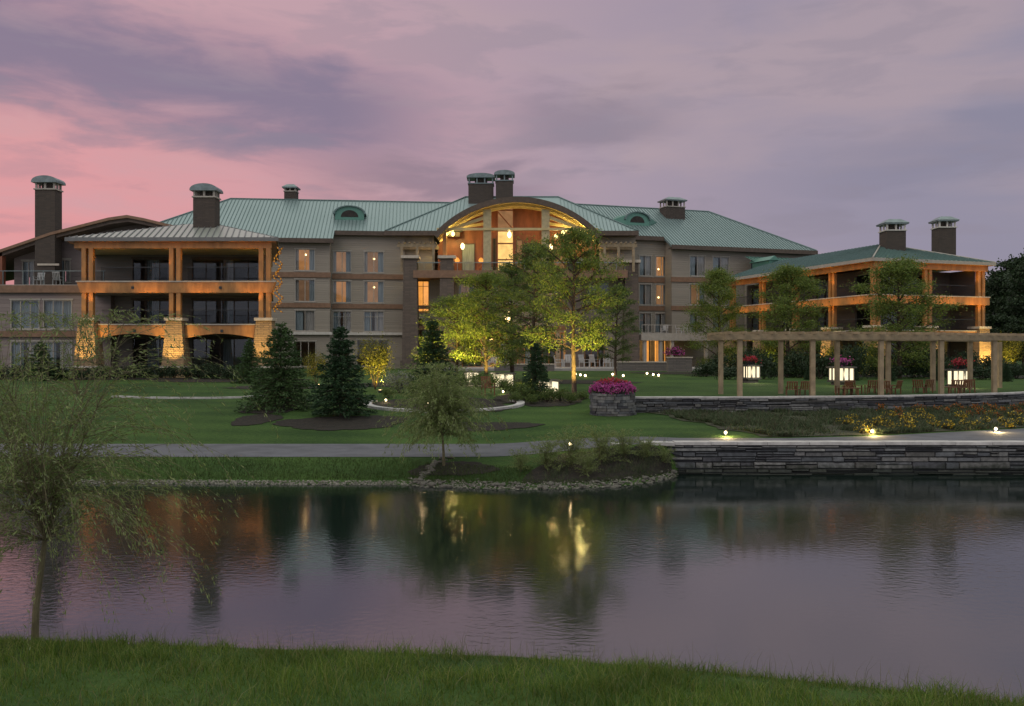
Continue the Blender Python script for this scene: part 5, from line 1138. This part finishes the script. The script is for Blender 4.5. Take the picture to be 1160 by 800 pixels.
# ------------------------------------------------------------------ lantern pedestals
def lantern(px, py0, py1, pxw, d, panes, label, flowers, rot=.25):
    x_ = X(px, d); g0 = h(x_, d); w_ = pxw / 1000 * d; z0, z1 = Z(py1, d), Z(py0, d); T = frame(x_, d, math.degrees(rot))
    r_ = thing('lantern_pedestal', label, 'lantern', (x_, d, g0)); hw = w_ / 2
    MB(T).box(-hw * .8, hw * .8, -hw * .8, hw * .8, g0 - .1, z0 - .1).build('pedestal', 'patio_stone', r_)
    f = MB(T); f.box(-hw - .05, hw + .05, -hw - .05, hw + .05, z0 - .1, z0); f.box(-hw - .1, hw + .1, -hw - .1, hw + .1, z1, z1 + .09)
    for sx in (-1, 1):
        for sy in (-1, 1): f.box(sx * hw - .04 * (sx > 0) - .0 , sx * hw + .04 * (sx < 0), sy * hw - .04 * (sy > 0), sy * hw + .04 * (sy < 0), z0, z1)
    for i in range(1, panes):
        c_ = -hw + 2 * hw * i / panes; mw = .05 if panes > 2 else .07; f.box(c_ - mw, c_ + mw, -hw, -hw + .04, z0, z1); f.box(-hw, -hw + .04, c_ - mw, c_ + mw, z0, z1); f.box(hw - .04, hw, c_ - mw, c_ + mw, z0, z1)
    f.build('lantern_frame', 'dark_metal', r_); i_ = .045
    MB(T).box(-hw + i_, hw - i_, -hw + i_, hw - i_, z0 + .03, z1 - .03).build('lantern_glass', 'lamp_white', r_)
    lamp('lantern_light', T((0, -hw - .25, (z0 + z1) / 2)), 45, (1, .8, .5), .2, r_)
    if flowers:
        b = MB(T); b.taper(0, 0, z1 + .09, z1 + .3, .35, .35, .5, .5); b.build('flower_pot', 'dark_metal', r_)
        n = 260; p = rng.normal(size=(n, 3)) * np.array([hw * .5, hw * .5, .1]) + np.array([0, 0, z1 + .42 - g0]); v_, f_ = quads(p, .1, .8); link_mesh('blossom', v_, f_, flowers, r_)
        v_, f_ = quads(p[:150] - np.array([0, 0, .1]), .11, .7); link_mesh('foliage', v_, f_, 'leaf_dark', r_)
lantern(534, 420, 431, 15, 50, 2, 'small glowing lantern on its pedestal, farthest left, behind the small willow', None)
lantern(570, 422, 436, 20, 47, 2, 'large glowing two pane lantern left of the small dark spruce', None)
lantern(621, 430, 445, 20, 43.5, 2, 'glowing lantern half hidden by the small dark spruce', None)
lantern(850, 413, 426, 16, 53, 3, 'glowing lantern with red flowers behind the second pergola post', 'petal_red')
lantern(953, 415, 429, 20, 50, 3, 'glowing lantern with pink flowers seen mid pergola', 'petal_pink')
lantern(1086.5, 418, 434, 18, 47, 2, 'glowing lantern with red flowers near the right end of the pergola', 'petal_red')

# ------------------------------------------------------------------ small ground lights
def ground_light(px, py, d, label, group, power, r_=.06, name='path_light'):
    x_ = X(px, d); g0 = h(x_, d); z = Z(py, d) if py else g0 + .3
    if z < g0 + .1: z = g0 + .12
    t_ = thing(name, label, 'light', (x_, d, g0), group); MB().tube([(x_, d, g0 - .05), (x_, d, z - r_)], .018, 6).build('stake', 'dark_metal', t_)
    MB().lathe(x_, d, [(r_ * .5, z - r_), (r_, z - r_ * .3), (r_ * .9, z + r_ * .5), (r_ * .2, z + r_)], 10).build('bulb', 'lamp_small', t_, True)
    MB().lathe(x_, d, [(r_ * 1.4, z + r_), (r_ * .5, z + r_ * 1.6)], 10).build('hood', 'dark_metal', t_)
    if power: lamp('path_bulb', (x_, d - .14, z + .02), power, (1, .72, .32), .05, t_)
ground_light(822, 496, 29.35, 'bright path light by the wall where the flower slope begins', None, 50, .05); ground_light(988, 492, 29.9, 'bright path light below the yellow flowers', None, 50, .05); ground_light(1128, 487, 31.2, 'bright path light nearest the right edge of the picture', None, 50, .05)
ground_light(646, 501, 27.0, 'small path light half hidden in the wispy shrubs', None, 6, .05)
for px, py, d in ((652, 421, 66), (657.5, 423, 64), (663, 425, 62), (694, 420, 66), (706, 424, 62), (733, 419, 68), (740, 421.5, 65), (746, 423.5, 63)): ground_light(px, py + 2, d, 'small glowing garden light on the lawn before the terrace', 'lawn lights before the terrace', 4, .075, 'lawn_light')
for px, py, d, lb in ((437, 452.5, 39.8, 'tiny garden light at the left of the oval bed'), (485, 455, 38.6, 'tiny garden light behind the small willow crown'), (570, 447, 43, 'tiny garden light in the bed below the large lantern')): ground_light(px, py, d, lb, None, 3, .05, 'lawn_light')
# lights for trees
def tree_spot(x_, y, z, pw, to, sz=95, lab='uplight', col=(1, .74, .16)):
    t_ = thing('ground_uplight', lab, 'light', (x_, y, z)); MB().lathe(x_, y, [(.1, z - .08), (.13, z + .04), (.11, z + .08)], 12).build('housing', 'dark_metal', t_); MB().lathe(x_, y, [(.085, z + .081), (.085, z + .09)], 12).build('lens', 'lamp_warm', t_)
    lamp('uplight_beam', (x_, y, z + .14), pw, col, .08, t_, sz, to)
def ts(px, d, pw, H_, lab, dx_=0, sz=100, col=(1, .74, .16)): x_ = X(px, d) - 1.9 * (1 if H_ > 3 else 0); tree_spot(x_, d, h(x_, d) + .05, pw, (x_ + dx_ + (.3 if H_ > 3 else 0), d + 1.9, h(x_, d) + H_), sz, lab, col)
ts(648, 41.2, 3200, 5, 'ground uplight at the foot of the large golden tree', -.3); ts(695, 41.6, 2400, 5, 'ground uplight right of the golden tree', -.6)
ts(545, 53.5, 2600, 4, 'ground uplight below the yellow green tree', .2); ts(520, 56, 1800, 4, 'ground uplight below the low left tree')
ts(585, 55, 700, 5, 'ground uplight below the dark green tree at the centre'); ts(431, 43.6, 700, 2, 'ground uplight in front of the golden shrub', -.2, 90); ts(360, 47.6, 90, 2, 'ground uplight in front of the small glowing shrub')
ts(872, 66.3, 500, 2.2, 'ground uplight at the golden shrub behind the first pergola bays'); ts(1142, 74.2, 800, 2.2, 'ground uplight at the golden shrub by the right pier'); ts(985, 64.5, 250, 2, 'ground uplight behind the middle of the pergola'); ts(940, 67.5, 300, 2, 'ground uplight at the foot of the pavilion side')

# ------------------------------------------------------------------ garden chairs and tables
def chair(name, label, cat, mat, group):
    t_ = thing(name, label, cat, (0, 0, 0), group); s_ = MB()
    for i in range(5): s_.box(-.28, .28, -.26 + i * .11, -.17 + i * .11, .40, .43)
    s_.build('seat', mat, t_); b = MB()
    for i in range(5): b.beam((-.23 + i * .115, .27, .45), (-.23 + i * .115, .38, .95), .07, .02)
    b.beam((-.28, .385, .97), (.28, .385, .97), .03, .08); b.build('backrest', mat, t_)
    for sx in (-1, 1):
        MB().box(sx * .27 - .025, sx * .27 + .025, -.26, -.21, 0, .62).build('leg', mat, t_); MB().box(sx * .27 - .025, sx * .27 + .025, .24, .29, 0, .45).build('leg', mat, t_); MB().box(sx * .27 - .04, sx * .27 + .04, -.28, .33, .621, .65).build('armrest', mat, t_)
    return t_
tc_ = chair('garden_chair', 'low reddish wooden garden chair on the lawn just behind the curved wall', 'chair', 'teak', 'wooden chairs under the pergola'); 
k = 0
for px, d, r_ in ((897, 38.9, 2.9), (909, 39.1, 3.3), (955, 39.4, 3.6), (968, 40.2, 2.2), (987, 40.4, 3.0), (1003, 39.7, 2.6), (1012, 40.2, 3.8), (1042, 41.2, 2.4), (1048, 41.5, 3.4), (1082, 41.0, 2.9), (1090, 41.3, 3.2), (1098, 41.8, 2.7)):
    place(tc_, px, d, r_, (.85, .85, .62), copy=k > 0); k += 1
tb_ = thing('garden_table', 'low reddish wooden garden table among the chairs under the pergola', 'table', (0, 0, 0), 'wooden tables under the pergola'); s_ = MB()
for i in range(6): s_.box(-.45, .45, -.36 + i * .12, -.26 + i * .12, .52, .55)
s_.build('tabletop', 'teak', tb_)
for sx in (-1, 1):
    for sy in (-1, 1): MB().box(sx * .38 - .03, sx * .38 + .03, sy * .28 - .03, sy * .28 + .03, 0, .52).build('leg', 'teak', tb_)
place(tb_, 961, 39.0, .2, (.85, .85, .6), copy=False); place(tb_, 1075, 40.2, .5, (.85, .85, .6)); place(tb_, 995, 41.3, .1, (.85, .85, .6))
rc_ = dup(tc_, (X(553, 42.5), 42.5, h(X(553, 42.5), 42.5)), .4, .9, 'reddish wooden chair beside the bed below the large lantern', None); del rc_['group']
wc = chair('terrace_chair', 'white chair on the hotel terrace behind the golden tree', 'chair', 'white_paint', 'white chairs on the terrace'); k = 0
for px, d in ((612, 86), (633, 86), (643, 87.5), (662, 86), (674, 88), (689, 86), (570, 86), (558, 87)):
    x_ = X(px, d); loc = (x_, d, 2.29)
    if k == 0: wc.location = loc; wc.scale = (1.3,) * 3; wc.rotation_euler = (0, 0, 2.5)
    else: dup(wc, loc, px * 1.7, 1.3)
    k += 1
for px, u_ in ((760, 5.8), (770, 7.6), (776, 8.6)):
    p = TR((u_, -4.2, 5.76)); dup(wc, p, u_, 1.1, 'white chair on the porch roof deck right of the hotel centre', 'white chairs on the porch deck')
for px in (44, 66): dup(wc, (X(px, 66.8), 66.8, 8.86), px, 1.0, 'white chair on the upper terrace beside the tall left chimney', 'white chairs on the left wing terrace')
# flowers on terrace pier
tf = shrub('flower_clump', 'pink and red flowers on the square stone terrace pier', 1.6, .8, 500, .14, 'leaf_dark', 91, None, 'flowers', 'petal_pink', 420, .14); tf.location = (X(764, 80.4), 80.4, 3.4)

n = 5000; xs_ = rng.uniform(-6.3, 5.2, n); ys_ = 2.9 + (np.array([float(crest(a)) for a in xs_]) + .6 - 2.9) * rng.random(n)
blades(n, xs_, ys_, rng.uniform(.05, .13, n), rng.uniform(.0012, .0026, n), .8, 'grass_dry', 'dry_grass')
